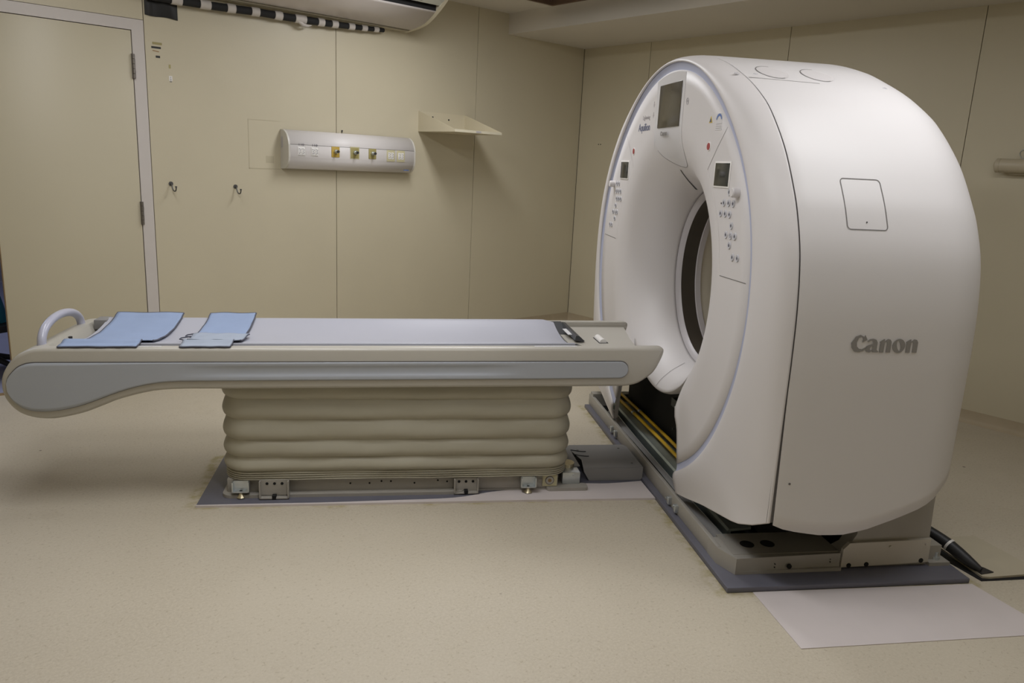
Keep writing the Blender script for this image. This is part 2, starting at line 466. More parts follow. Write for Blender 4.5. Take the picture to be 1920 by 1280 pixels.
# underside shell to the louvre, open mouth with dark interior and slats
bm = B()
bm_grid(bm, [[(x0, -a, b) for a, b in prof if a <= .08], [(x1, -a, b) for a, b in prof if a <= .08]])
part(ac, 'rear_strip', bm, ACC, solid=.006, soff=1)
bm = B()
und = [p for p in prof if .08 <= p[0] <= .41]
bm_grid(bm, [[(x0, -a, b) for a, b in und], [(x1, -a, b) for a, b in und]])
part(ac, 'underside_panel', bm, ACW, solid=.006, soff=1)
bm = B(); bm_box(bm, x0, x1, -.012, 0, 2.292, 2.54)
bm_box(bm, x0, x1, -.070, -.064, 2.2885, 2.2935)
part(ac, 'back_plate', bm, ACC, merge=False)
bm = B(); bm_box(bm, x0, x1, -.50, -.10, 2.47, 2.475); bm_box(bm, x0, x1, -.40, -.39, 2.39, 2.475)
for k in range(24):
    xx = x0+.03+k*(x1-x0-.2)/23
    bm_box(bm, xx, xx+.012, -.47, -.40, 2.425, 2.47)
part(ac, 'air_outlet', bm, BLACK, merge=False)
bm = B(); bm_poly(bm, [(-.440, 2.418), (-.512, 2.452), (-.516, 2.458), (-.444, 2.424)], 'x', x0, x1); part(ac, 'louvre', bm, ZINC)
bm = B(); bm_box(bm, x0, x1, -.52, -.505, 2.46, 2.545); part(ac, 'front_panel', bm, ACW)
# insulated pipe with tape wraps
pt = WThing('insulated_pipe', 'black foam insulated pipe wrapped with white tape bands under the air conditioner', 'pipe', (-2.8, -.035, 2.2))
P = [(-3.62, -.045, 2.240), (-3.42, -.045, 2.240), (-3.2, -.046, 2.243), (-2.98, -.05, 2.249), (-2.75, -.05, 2.250), (-2.5, -.05, 2.254), (-2.3, -.05, 2.260), (-2.10, -.045, 2.270), (-2.055, -.04, 2.273)]
P = smooth_poly(P, 5)
def at_u(u):
    for i in range(len(P)-1):
        if P[i][0] <= u <= P[i+1][0]:
            t = (u-P[i][0])/(P[i+1][0]-P[i][0]); return Vector(P[i])*(1-t)+Vector(P[i+1])*t
    return Vector(P[-1])
def rad_u(u): return .023 - .009*max(0, min(1, (u+2.6)/.55))
bm = B(); bm_tube(bm, P, [rad_u(p[0]) for p in P], 18); part(pt, 'foam_sleeve', bm, FOAM, smooth=60)
# tape bands at measured spots along the pipe
for px, wd in ((-3.455, .06), (-3.29, .062), (-3.135, .05), (-2.985, .05), (-2.835, .05), (-2.685, .075), (-2.54, .045), (-2.44, .045), (-2.315, .045), (-2.215, .042), (-2.12, .038)):
    bm = B(); q = []
    rr = []
    for k in range(7):
        u = px - wd/2 + wd*k/6; q.append(at_u(u)); rr.append(rad_u(u)+.0035+.0012*random.random())
    bm_tube(bm, q, rr, 18)
    part(pt, 'tape_band', bm, TAPE, smooth=60)
bm = B(); bm_tube(bm, [at_u(-2.70)+Vector((0, -.01, -.015)), at_u(-2.67)+Vector((.0, -.012, -.034)), at_u(-2.64)+Vector((.0, -.012, -.037)), at_u(-2.61)+Vector((0, -.01, -.030))], [.012, .012, .009, .003], 8)
part(pt, 'loose_tape_end', bm, TAPE, smooth=60)
# black bag over the wall entry of the pipe
bm = B()
rows = []
for i in range(13):
    t = i/12; x = -3.621 + t*(.183)
    row = []
    for j in range(11):
        s = j/10; z = 2.142 - .006*t + s*(.36)
        if j == 0: z -= .003*math.sin(t*7)
        e = min(t, 1-t)*2; h = .012*min(1, e*4)*(min(1, (s+.02)*9)) + .004*math.sin(9*t+7*s)*min(1, e*4)
        row.append((x, -.004-abs(h), z))
    rows.append(row)
bm_grid(bm, rows)
rows = [[(r[0][0], -.001, r[0][2]), r[0]] for r in rows]
bm_grid(bm, rows)
single('black_cover', bm, BAGM, 'black plastic sheet bulging from the wall above the door frame corner', 'cover', smooth=60)

# medical gas and power rail
rl = WThing('medical_supply_rail', 'white rounded medical gas and power rail with a row of outlets', 'supply rail', (-2.3, 0, 1.30))
sec = smooth_poly([(0.012, 1.556), (.045, 1.553), (.085, 1.530), (.110, 1.492), (.118, 1.463)], 5) + \
      [(.120, 1.461), (.1205, 1.385)] + smooth_poly([(.1195, 1.380), (.112, 1.352), (.092, 1.325), (.06, 1.306), (.012, 1.303)], 5)
u0, u1 = -2.812, -1.822
bm = B(); bm_grid(bm, [[(u0+.012, -a, b) for a, b in sec], [(u1-.012, -a, b) for a, b in sec]])
part(rl, 'rail_cover', bm, RAILW, solid=.003, soff=-1)
for a, b in ((u0, u0+.012), (u1-.012, u1)):
    bm = B(); bm_poly(bm, [(-p[0]-.001, p[1]) for p in sec] + [(0, 1.302), (0, 1.557)], 'x', a, b); part(rl, 'end_cap', bm, RAILE)
part(rl, 'rail_seam', wbox(u0+.012, u1-.012, -.1212, -.117, 1.4615, 1.4635), SEAM)
part(rl, 'end_clip', wbox(u0-.003, u0+.004, -.035, -.015, 1.44, 1.51), RING, label='grey clip on the left end')
def outlet(u, plate):
    e = bpy.data.objects.new('power_outlet', None)
    bm = B()
    if plate: bm_box(bm, u-.034, u+.034, -.1235, -.119, 1.380, 1.460, bev=.002)
    else: bm_box(bm, u-.028, u+.028, -.1225, -.119, 1.392, 1.452, bev=.004)
    o = part(rl, 'power_outlet', bm, PALEO if plate else OUTW)
    for s in (-1, 1):
        bm = B(); bm_box(bm, u+s*.0125-.011, u+s*.0125+.011, -.1265, -.121, 1.396, 1.444, bev=.003)
        k = part(rl, 'socket', bm, OUTW, parent=o)
        bm = B()
        for (dx, dz) in ((-.0045, 1.435), (.0045, 1.431), (0, 1.422), (-.004, 1.408), (.004, 1.412)):
            bm_box(bm, u+s*.0125+dx-.0018, u+s*.0125+dx+.0018, -.1272, -.126, dz-.003, dz+.003)
        part(rl, 'socket_slots', bm, ICON, parent=o, merge=False)
    return o
for u in (-2.722, -2.626):
    outlet(u, False)
    bm = text_mesh('110', .0006); fit(bm, .036, .014, (u-.018, -.1222, 1.4565), (1, 0, 0), (0, 0, 1)); part(rl, 'voltage_mark', bm, ICON, smooth=0)
for u in (-2.034, -1.950): outlet(u, True)
for u, m in ((-2.474, OCHRE), (-2.326, OLIVE), (-2.186, OLIVE)):
    bm = B(); bm_box(bm, u-.030, u+.030, -.1245, -.119, 1.392, 1.462, bev=.0015)
    o = part(rl, 'gas_outlet', bm, m)
    bm = B(); bm_cyl(bm, (u, -.124, 1.430), (u, -.140, 1.430), .015, 6); bm_cyl(bm, (u, -.14, 1.430), (u, -.158, 1.430), .010, 18)
    part(rl, 'gas_valve', bm, ZINC, parent=o, merge=False)
    bm = B(); bm_cyl(bm, (u, -.158, 1.430), (u, -.166, 1.430), .009, 18); part(rl, 'valve_cap', bm, DARKP, parent=o)
    if m is OLIVE and u < -2.2:
        bm = B(); bm_box(bm, u-.036, u+.036, -.1222, -.1192, 1.386, 1.468); part(rl, 'plate_rim', bm, PALEO, parent=o)
bm = B(); bm_poly(bm, [(-1.905, 1.3195), (-1.862, 1.3195), (-1.858, 1.331), (-1.897, 1.331)], 'y', -.093, -.078)
part(rl, 'maker_label', bm, BLUEL, label='small blue maker label')
bm = B(); bm_cyl(bm, (-2.36, -.004, 1.562), (-2.36, -.004, 1.572), .004, 8); bm_box(bm, -2.364, -2.356, -.01, 0, 1.572, 1.578)
single('wall_screw', bm, DARKP, 'small dark screw in the wall just above the supply rail', 'screw')
# old mounting outline left of it
bm = B()
gx0, gx1, gz0, gz1 = -3.030, -2.815, 1.295, 1.606
for a in ((gx0, gx0+.003, gz0, gz1), (gx0, gx1, gz0, gz0+.005), (gx0, gx1, gz1-.0015, gz1)):
    bm_box(bm, a[0], a[1], -.0012, 0, a[2], a[3])
bm_box(bm, -2.915, -2.86, -.0006, 0, 1.335, 1.38)
single('wall_mark', bm, mat('paint_mark', (.50, .45, .32), .6, noise=.05), 'faint painted-over rectangular outline left of the supply rail', 'wall mark', merge=False)

# folded-metal shelf
sh = WThing('wall_shelf', 'cream folded-metal wall bracket shelf with sloping sides', 'shelf', (-1.5, 0, 1.61))
a, b, D = -1.722, -1.288, .46
part(sh, 'shelf_back', wbox(a, b, -.003, 0, 1.610, 1.757), SHELFM)
part(sh, 'shelf_tray', wbox(a, b, -D, -.003, 1.609, 1.612), SHELFM)
bm = B(); bm_box(bm, a, b, -D-.002, -D, 1.609, 1.627); part(sh, 'front_lip', bm, mat('shelf_lip', (.72, .67, .52), .4, noise=.02))
for x in (a, b-.003):
    bm = B(); bm_poly(bm, [(-.003, 1.612), (-.003, 1.757), (-.012, 1.757), (-D, 1.627), (-D, 1.612)], 'x', x, x+.003); part(sh, 'side_plate', bm, SHELFM)
for x, z in ((-1.595, 1.722), (-1.445, 1.712)):
    bm = B(); bm_cyl(bm, (x, -.003, z), (x, -.007, z), .006, 10); part(sh, 'screw', bm, DARKP)
bm = B(); bm_box(bm, -1.53, -1.485, -D-.0032, -D-.002, 1.612, 1.624); part(sh, 'price_tag', bm, RING)

# robe hooks
def hook(u, z, label):
    t = WThing('wall_hook', label, 'hook', (u, 0, z), 'metal robe hooks')
    bm = B(); bm_cyl(bm, (u, 0, z), (u, -.005, z), .013, 18); part(t, 'rosette', bm, HOOKM)
    bm = B()
    pts = bez((u, -.005, z), (u, -.03, z-.012), (u+.002, -.022, z-.045), (u+.008, -.045, z-.043)) + bez((u+.008, -.045, z-.043), (u+.010, -.058, z-.042), (u+.010, -.066, z-.03), (u+.010, -.064, z-.018), 8)[1:]
    bm_tube(bm, pts, .0038, 10)
    bm_cyl(bm, (u+.010, -.064, z-.020), (u+.010, -.064, z-.012), .006, 10)
    part(t, 'hook_arm', bm, HOOKM, merge=False, smooth=60)
hook(-3.524, 1.188, 'small dark metal hook on the wall nearest the door frame')
hook(-3.125, 1.178, 'small dark metal hook on the wall below the faint outline')
# scraps of tape and labels by the door
def scrap(name, x0, x1, z0, z1, m, label, cat, tilt=0.0):
    bm = B(); bm_poly(bm, [(x0, z0), (x1, z0+tilt), (x1, z1+tilt), (x0, z1)], 'y', -.0015, 0)
    return single(name, bm, m, label, cat)
scrap('tape_strip', -3.587, -3.534, 1.985, 1.998, mat('tape_olive', (.36, .31, .14), .6, noise=.15), 'topmost olive tape scrap with a screw hole by the door frame', 'tape')
scrap('tape_strip', -3.594, -3.541, 1.963, 1.974, DARKP, 'long black adhesive strip below the olive tape scrap', 'tape', .0)
scrap('tape_strip', -3.572, -3.548, 1.912, 1.924, DARKP, 'short black adhesive strip, lower of the two black strips', 'tape')
scrap('tape_strip', -3.501, -3.490, 1.860, 1.882, mat('tape_yellow', (.42, .37, .17), .6, noise=.1), 'small yellowish tape scrap above the little white sticker', 'tape')
t = WThing('wall_sticker', 'tiny white sticker with a dark mark on the wall', 'sticker', (-3.494, 0, 1.785))
part(t, 'backing', wbox(-3.503, -3.484, -.001, 0, 1.790, 1.818), OUTW)
bm = B(); bm_box(bm, -3.4945, -3.4925, -.0016, -.001, 1.803, 1.813); bm_box(bm, -3.499, -3.488, -.0016, -.001, 1.783, 1.787); bm_box(bm, -3.497, -3.490, -.0016, -.001, 1.794, 1.798)
part(t, 'printed_mark', bm, ICON, merge=False)
scrap('adhesive_stain', -3.588, -3.552, 1.948, 1.953, mat('stain_rust', (.38, .24, .12), .7, noise=.3, nscale=60), 'rusty glue streak between the two black strips', 'stain', -.004)
# lamp fixture on the right wall
tl = WThing('wall_tube_lamp', 'cream tubular wall fixture on the right wall, cut by the picture edge', 'wall lamp', (0, -3.7, 1.5))
bm = B(); bm_tube(bm, [(-.055, -3.395, 1.527), (-.055, -3.41, 1.527), (-.055, -4.3, 1.527)], [.034, .038, .038], 24); part(tl, 'tube_body', bm, TUBEC, smooth=50)
bm = B(); bm_tube(bm, [(-.055, -3.385, 1.527), (-.055, -3.392, 1.527), (-.055, -3.412, 1.527)], [.030, .0395, .0395], 24); part(tl, 'end_cap', bm, TUBEC, smooth=50)
part(tl, 'wall_bracket', wbox(-.04, 0, -4.25, -3.46, 1.480, 1.49), TUBEC)
bm = B(); bm_tube(bm, bez((-.05, -3.52, 1.565), (-.04, -3.49, 1.58), (-.02, -3.47, 1.61), (-.004, -3.52, 1.63)), .003, 8); part(tl, 'cord', bm, ZINC)
bm = B(); bm_cyl(bm, (0, -.244, 1.608), (-.004, -.244, 1.608), .004, 8); bm_cyl(bm, (0, -.269, 1.608), (-.004, -.269, 1.608), .004, 8)
single('screw_pair', bm, DARKP, 'pair of tiny dark screws on the right wall beside the scanner', 'screws', merge=False)

# things in the next room
bm = B()
rows = []
for i in range(9):
    a = i/8
    rows.append([(-4.47+.12*math.cos(t)*(1-.35*a), .62+.11*math.sin(t)*(1-.3*a)+.02*a, .302+.21*a+.012*(1+math.sin(3*t+5*a))*a) for t in [2*math.pi*k/20 for k in range(20)]])
bm_grid(bm, rows, closed=True); bm.faces.new([v for v in bm.verts[-20:]])
single('teal_bag', bm, TEAL, 'teal cloth bag seen past the edge of the door', 'bag', smooth=80)
st = WThing('stool', 'black stool standing behind the door opening', 'stool', (-4.47, .62, 0))
bm = B(); bm_cyl(bm, (-4.47, .62, .26), (-4.47, .62, .30), .19, 28); part(st, 'seat', bm, DARKP)
bm = B(); bm_cyl(bm, (-4.47, .62, .06), (-4.47, .62, .26), .03, 16); part(st, 'post', bm, DARKP)
for k in range(5):
    a = 2*math.pi*k/5+.3
    bm = B(); bm_tube(bm, [(-4.47, .62, .09), (-4.47+.22*math.cos(a), .62+.22*math.sin(a), .022)], [.022, .014], 8); part(st, 'leg', bm, DARKP)

# ================================================================== FLOOR PIECES
ppoly = lambda pts, z0, z1: (lambda bm: (bm_poly(bm, pts, 'z', z0, z1), bm)[1])(B())
single('floor_sheet', ppoly([(.06, -1.070), (.065, -1.388), (.963, -1.381), (.902, -1.075)], .0, .0025), PAPER,
       'pale rectangular vinyl sheet on the floor in front of the scanner end', 'floor sheet', lframe=True, smooth=0)
up = smooth_poly([(-1.953, -.296), (-1.7, -.2945), (-1.469, -.2955), (-1.2, -.287), (-.918, -.274), (-.75, -.222), (-.554, -.182), (-.45, -.165), (-.327, -.148), (-.2, -.152), (-.04, -.131)], 4)
single('torn_floor_strip', ppoly([(-1.953, -.305), (-1.2, -.309), (-.6, -.311), (-.035, -.317)] + up[::-1], 0, .0092), PAPER,
       'long torn pale strip lying along the couch plate edge', 'floor strip', lframe=True, smooth=0)
single('trench_cover', ppoly([(.965, -.78), (.99, -.745), (1.186, -.738), (1.215, -.90), (1.235, -1.02), (1.225, -1.034), (1.0, -1.046), (.972, -1.040)], .002, .010), SHEET,
       'loose floor cover panel behind the scanner by the black hose', 'floor cover', lframe=True, smooth=0)
single('trench_gap', ppoly([(.905, -.80), (.985, -.76), (.985, -1.0), (1.25, -1.045), (1.25, -1.055), (.955, -1.058)], 0, .002), BLACK,
       'dark slot in the floor at the edge of the loose cover panel', 'floor gap', lframe=True, smooth=0)
hs = LThing('cable_hose', 'thick black cable sleeve running from the scanner base to the floor', 'cable', (.93, -.9, 0))
pts = bez((.70, -.68, .125), (.84, -.74, .115), (.90, -.83, .085), (.935, -.90, .062), 10) + bez((.935, -.90, .062), (.955, -.945, .045), (.968, -.985, .028), (.985, -1.015, .020), 8)[1:]
bm = B(); bm_tube(bm, pts, [.024]*11 + [.0235, .023, .022, .021, .019, .017, .014, .010], 18); part(hs, 'sleeve', bm, RUBBER, smooth=60)
bm = B(); bm_tube(bm, [(.9335, -.896, .0635), (.9365, -.904, .0605)], .0252, 18); part(hs, 'cable_tie', bm, OUTW, smooth=60, label='white cable tie')
bm = B(); bm_poly(bm, [(.975, -1.03), (1.035, -1.02), (1.02, -.985), (.985, -.95)], 'z', .0105, .014); part(hs, 'sleeve_flap', bm, RUBBER)

# ================================================================== GANTRY
GO = (.45, .03, 0)
G = LThing('ct_scanner_gantry', 'large white ring-shaped CT scanner gantry with a round bore', 'CT scanner', GO)
Y0 = .03; ZB = .935           # bore centre
# --- radii as function of alpha (0 = straight down, pi = straight up)
def interp(t, x):
    if x <= t[0][0]: return t[0][1]
    for (a, p), (b, q) in zip(t[:-1], t[1:]):
        if x <= b:
            s = (x-a)/(b-a); return p + (q-p)*s
    return t[-1][1]
GRT = [(0, .845), (33, .862), (47, .885), (60, .900), (72, .916), (82, .929), (97, .938), (110, .938), (118, .930), (126, .917), (137, .902), (150, .898), (165, .899), (180, .900)]
def RG(al):
    d = math.degrees(al); s = 0
    for k in (-6, -3, 0, 3, 6): s += interp(GRT, min(180, abs(d+k)) if d+k <= 180 else 360-(d+k))
    return s/5 - .010
HALF = [(.0, 1.885), (.10, 1.880), (.2, 1.866), (.32, 1.838), (.42, 1.807), (.583, 1.741), (.70, 1.680), (.790, 1.618), (.911, 1.50), (1.0, 1.377), (1.05, 1.288), (1.096, 1.164), (1.122, .999), (1.1295, .82), (1.1295, .27)]
HS = smooth_poly(HALF[:-1], 5) + [(1.1295, .7), (1.1295, .6), (1.1295, .5), (1.1295, .4), (1.1295, .33), (1.1295, .27)]
OUT = HS + [(1.110, .258), (1.085, .247), (1.03, .227), (.75, .164), (.60, .122), (.478, .092), (.30, .092), (0, .092)]
def RO(al):
    dx, dz = math.sin(al), -math.cos(al); best = None
    for (a, b), (c, d) in zip(OUT[:-1], OUT[1:]):
        # ray (0,ZB)+t(dx,dz) with segment
        ex, ez = c-a, d-b; det = dx*(-ez) + ex*dz
        if abs(det) < 1e-9: continue
        t = ((a)*(-ez) + ex*(b-ZB))/det; s = (dx*(b-ZB) - dz*a)/det
        if t > 0 and -1e-4 <= s <= 1.0001: best = t if best is None else max(best, t)
    return best
XS = .07
def xo(al):
    y = RO(al)*math.sin(al); z = ZB - RO(al)*math.cos(al)
    if z > .262: return XS
    s = max(0, min(1, (y-1.02)/.11)); return XS*s**2
AX, RT, RF = .25, .41, .68    # funnel depth, throat radius, rim radius
def fx(rho):                  # funnel profile
    if rho >= RF: return 0.0
    s = min(1, (RF-rho)/(RF-RT)); return AX*(1-math.sqrt(max(0, 1-s*s)))
def gp(x, al, r, sgn=1): return (x, Y0 - sgn*r*math.sin(al), ZB - r*math.cos(al))
# funnel, full turn
NA = 120
def ring(x, r, n=NA): return [(x, Y0 + r*math.sin(2*math.pi*k/n), ZB - r*math.cos(2*math.pi*k/n)) for k in range(n)]
A0 = math.radians(46.0)
RHO_IN = []
for i in range(17):
    t = math.pi/2*(1 - i/16*(1-math.asin((RF-.525)/(RF-RT))/(math.pi/2)))
    RHO_IN.append(RF-(RF-RT)*math.sin(t))
RHO_IN[-1] = .525
bm = B()
bm_grid(bm, [[(fx(r), Y0 + r*math.sin(a), ZB - r*math.cos(a)) for a in [-A0+2*A0*k/40 for k in range(41)]] for r in RHO_IN])
FUN = bm
bm = B()
# lip curling back at the open bottom
lip = []
for k, (dx, r) in enumerate(((fx(.525), .525), (.052, .531), (.066, .534), (.09, .533), (.16, .52))):
    lip.append([(dx, Y0 + r*math.sin(a), ZB - r*math.cos(a)) for a in [math.radians(-58+116*j/40) for j in range(41)]])
bm_grid(bm, lip)
part(G, 'funnel_lip', bm, WHITE, smooth=60)
# face ring with the open bottom sector
TH0 = [(.525, 46.0), (.56, 41.5), (.617, 36.6), (.665, 35.6), (.71, 36.2), (.80, 33.8), (.855, 32.4), (.967, 29.6), (1.0, 29.4)]
def th0(r): return math.radians(interp(TH0, r))
NS = 170
def alset(r_of, s):
    # iterate start angle for rings whose radius varies with alpha
    a0 = math.radians(34)
    for _ in range(6): a0 = th0(r_of(a0))
    if abs(a0-A0) < 1e-3: a0 = A0
    a1 = a0                   # the far cheek keeps more of its upper corner
    if a0 != A0: a1 = min(a0, math.radians(34.5))
    return a0 + s*(2*math.pi-a0-a1)
def mrow(r_of, x_of):
    row = []
    for k in range(NS+1):
        a = alset(r_of, k/NS); am = a if a <= math.pi else 2*math.pi-a
        r = r_of(am); row.append((x_of(am, r), Y0 - r*math.sin(a), ZB - r*math.cos(a)))
    return row
bm = FUN; rows = []
for r in RHO_IN[:-1]:
    row = []
    for k in range(NS+1):
        a = A0 + (k/NS)*(2*math.pi-2*A0); row.append((fx(r), Y0 - r*math.sin(a), ZB - r*math.cos(a)))
    rows.append(row)
for r in (.525, .54, .555, .575, .60, .617, .64, .66, .68, .70):
    rows.append(mrow(lambda a, r=r: r, lambda a, q: fx(q)))
for s in (.15, .4, .7, 1.0):
    rows.append(mrow(lambda a, s=s: .70+(RG(a)-.70)*s, lambda a, q: 0.0))
bm_grid(bm, rows)
part(G, 'front_face', bm, WHITE, smooth=50, solid=.012, soff=-1)
# lilac stripe
bm = B()
bm_grid(bm, [mrow(lambda a: RG(a), lambda a, q: .0025), mrow(lambda a: RG(a)+.003, lambda a, q: .003), mrow(lambda a: RG(a)+.024, lambda a, q: .001), mrow(lambda a: RG(a)+.031, lambda a, q: -.004)])
part(G, 'accent_stripe', bm, STRIPE, smooth=50, label='lilac accent stripe around the face')
# front cover (shoulder)
bm = B(); rows = []
def sh_x(a, s):
    X = xo(a); k = .6
    return -.006*(1-s) - .013*math.sin(math.pi*min(1, s)**.6)*(1-s)**.5 + (X)*(.25*s**1.6+.75*s**6)
for s in (0, .04, .1, .2, .32, .45, .58, .7, .8, .87, .92, .96, .985, 1.0):
    rows.append(mrow(lambda a, s=s: (RG(a)+.031) + (RO(a)-RG(a)-.031)*s, lambda a, q, s=s: sh_x(a, s)))
bm_grid(bm, rows)
part(G, 'front_cover', bm, WHITE, smooth=50, solid=.010, soff=-1)
# side cover : profile swept backwards, cut by an arc at the bottom
ZBOT = [(.07, .268), (.12, .252), (.17, .240), (.26, .226), (.35, .226), (.43, .244), (.52, .276), (.60, .308), (.66, .340), (.70, .375), (.80, .44)]
def hull(x, inset):
    """half profile from top to bottom with the inset used for the rear rounding"""
    zb = interp(ZBOT, x); pts = []
    for (y, z) in HS:
        if z < .8: continue
        pts.append((y, z))
    for k in range(1, 13): pts.append((1.1295, .82 + (zb-.82)*k/12))
    out = []
    for i, (y, z) in enumerate(pts):
        p = pts[max(0, i-1)]; q = pts[min(len(pts)-1, i+1)]
        tx, tz = q[0]-p[0], q[1]-p[1]
        if i == 0: tx, tz = 1, 0
        l = math.hypot(tx, tz); nx, nz = -tz/l, tx/l      # outward
        out.append((y - nx*inset, z - abs(nz)*inset if nz > 0 else z - nz*inset))
    return out
bm = B(); rows = []
def addrow(x, ins):
    h = hull(x, ins)
    gap = lambda z: (.009*max(0, min(1, (.72-z)/.45)) if x < .11 else 0)
    rows.append([(x+gap(z), Y0 - y, z) for y, z in h[::-1]] + [(x+gap(z), Y0 + y, z) for y, z in h[1:]])
addrow(.0765, .006); addrow(.0755, .001); addrow(.079, 0.0); addrow(.12, -.001)
for k in range(1, 12): addrow(.12+.49*k/11, -.001)
for k in range(1, 11):
    a = math.pi/2*k/10; addrow(.61+.19*math.sin(a), .17*(1-math.cos(a))-.001)
bm_grid(bm, rows)
part(G, 'side_cover', bm, SIDEW, smooth=50, solid=.008, soff=-1)
# rear cover: flat annulus with the rear funnel
bm = B()
h = hull(.80, .169)
ol = [(.80, Y0 - y, z) for y, z in h[::-1]] + [(.80, Y0 + y, z) for y, z in h[1:]]
inn = []
for p in ol:
    a = math.atan2(p[1]-Y0, -(p[2]-ZB)); inn.append((.80, Y0 + .62*math.sin(a), ZB - .62*math.cos(a)))
bm_grid(bm, [ol, inn])
part(G, 'rear_cover', bm, WHITE, solid=.008)
bm = B()
bm_grid(bm, [ring(.375, .395), ring(.42, .40), ring(.52, .43), ring(.62, .48), ring(.70, .535), ring(.77, .60), ring(.80, .64)], closed=True)
part(G, 'rear_funnel', bm, REARF, smooth=60)
bm = B(); bm_grid(bm, [ring(.25, .4095), ring(.2515, .405), ring(.262, .392), ring(.272, .386)], closed=True); part(G, 'bore_ring', bm, RING, smooth=40)
bm = B(); bm_grid(bm, [ring(.272, .386), ring(.345, .386)], closed=True); part(G, 'scan_window', bm, WINDOW, smooth=60, label='dark band of the scan window inside the bore')
bm = B(); bm_grid(bm, [ring(.345, .386), ring(.348, .382), ring(.375, .384), ring(.376, .396)], closed=True); part(G, 'bore_ring', bm, RING, smooth=40)
# dark seams
def strip(pts, nrm, wd, lift=.0006):
    """thin flat ribbon along pts with a normal per point"""
    bm = B(); A = []; C = []
    pts = [Vector(p) for p in pts]
    for i, p in enumerate(pts):
        t = (pts[min(i+1, len(pts)-1)] - pts[max(0, i-1)]).normalized(); n = Vector(nrm[i] if isinstance(nrm, list) else nrm).normalized()
        s = t.cross(n).normalized()*wd/2
        A.append(p+s+n*lift); C.append(p-s+n*lift)
    bm_grid(bm, [A, C]); return bm
sp = [(XS+.004, Y0 - y*.994, ZB + (z-ZB)*.994) for y, z in HS[::-1]] + [(XS+.004, Y0 + y*.994, ZB + (z-ZB)*.994) for y, z in HS[1:]]
bm = B(); bm_grid(bm, [[(p[0]-.012, p[1], p[2]) for p in sp], [(p[0]+.012, p[1], p[2]) for p in sp]]); part(G, 'seam_backing', bm, SEAM, smooth=0)
def surf_y(z):                # |y| of the side cover at height z
    for (a, b), (c, d) in zip(HS[:-1], HS[1:]):
        if d <= z <= b: return a + (c-a)*((b-z)/(b-d) if b != d else 0)
    return 1.1295
def surf_n(z):
    e = .01; dy = surf_y(z+e)-surf_y(z-e); v = Vector((0, -2*e, -dy)); v.normalize(); return v
def sidept(x, z): return (x, Y0 - surf_y(z) - .002, z)
pts = [sidept(x, 1.748-.006*(x-.08)/.24) for x in [.078+.27*k/12 for k in range(13)]]
part(G, 'cover_seam', strip(pts, (0, -.45, .9), .0035), SEAM, smooth=0)
# square service hatch on the side
def rrect(x0, x1, z0, z1, r, n=5):
    out = []
    for cx, cz, a0 in ((x1-r, z1-r, 0), (x0+r, z1-r, 90), (x0+r, z0+r, 180), (x1-r, z0+r, 270)):
        for k in range(n+1):
            a = math.radians(a0+90*k/n); out.append((cx+r*math.cos(a), cz+r*math.sin(a)))
    return out
def densify(pts, n=6):
    out = []
    for i, p in enumerate(pts):
        q = pts[(i+1) % len(pts)]
        for k in range(n): out.append((p[0]+(q[0]-p[0])*k/n, p[1]+(q[1]-p[1])*k/n))
    return out
rr = densify(rrect(.238, .378, 1.252, 1.408, .012), 3); rr.append(rr[0])
o = part(G, 'service_hatch', strip([sidept(*p) for p in rr], [surf_n(p[1]) for p in rr], .0028), SEAM, smooth=0)
bm = B(); p = Vector(sidept(.307, 1.275)); bm_cyl(bm, p, p+surf_n(1.275)*.001, .0025, 10); part(G, 'hatch_lock', bm, DARKP, parent=o)
for (x, z, r) in ((.122, .416, .004), ):
    bm = B(); p = Vector(sidept(x, z)); bm_cyl(bm, p, p+Vector((0, -.001, 0)), r, 10); part(G, 'screw_hole', bm, SEAM)
# oval grips and small catches on top
def topoval(cx, cy, a, b, rot_):
    pts = []
    for k in range(49):
        t = 2*math.pi*k/48; u = a*math.cos(t); v = b*math.sin(t)
        x = cx + u*math.cos(rot_) - v*math.sin(rot_); y = cy + u*math.sin(rot_) + v*math.cos(rot_)
        pts.append((x, y))
    return pts
def topz(y):
    y = abs(y)
    for (a, b), (c, d) in zip(HS[:-1], HS[1:]):
        if a <= y <= c and c > a: return b + (d-b)*(y-a)/(c-a)
    return 1.0
def topn(y):
    e = .01; return Vector((0, -(topz(y+e)-topz(y-e)), 2*e)).normalized()
for cx in (.205, .385):
    pts = topoval(cx, -.490, .058, .070, 0)
    bm = B(); rows = []
    for f in (1.0, .96, .8, .6, .4, .2, .02):
        rows.append([(cx+(x-cx)*f, Y0-.49+(y+.49)*f, topz(-.49+(y+.49)*f)+.0022-(.0009 if f < .97 else 0)) for x, y in pts[:-1]])
    bm_grid(bm, rows, closed=True)
    o = part(G, 'top_grip', bm, WHITE, smooth=60)
    part(G, 'grip_rim', strip([(x, Y0+y, topz(y)+.0026) for x, y in pts[10:40]], [topn(y) for x, y in pts[10:40]], .003), SEAM, smooth=0, parent=o)
for x, y in ((.123, -.527), (.048, -.531), (.607, -.588)):
    bm = B(); p = Vector((x, Y0+y, topz(y))); bm_cyl(bm, p-topn(y)*.002, p+topn(y)*.002, .009, 16); bm_cyl(bm, p, p+topn(y)*.004, .004, 10)
    part(G, 'screw_cover', bm, PALE, merge=False)
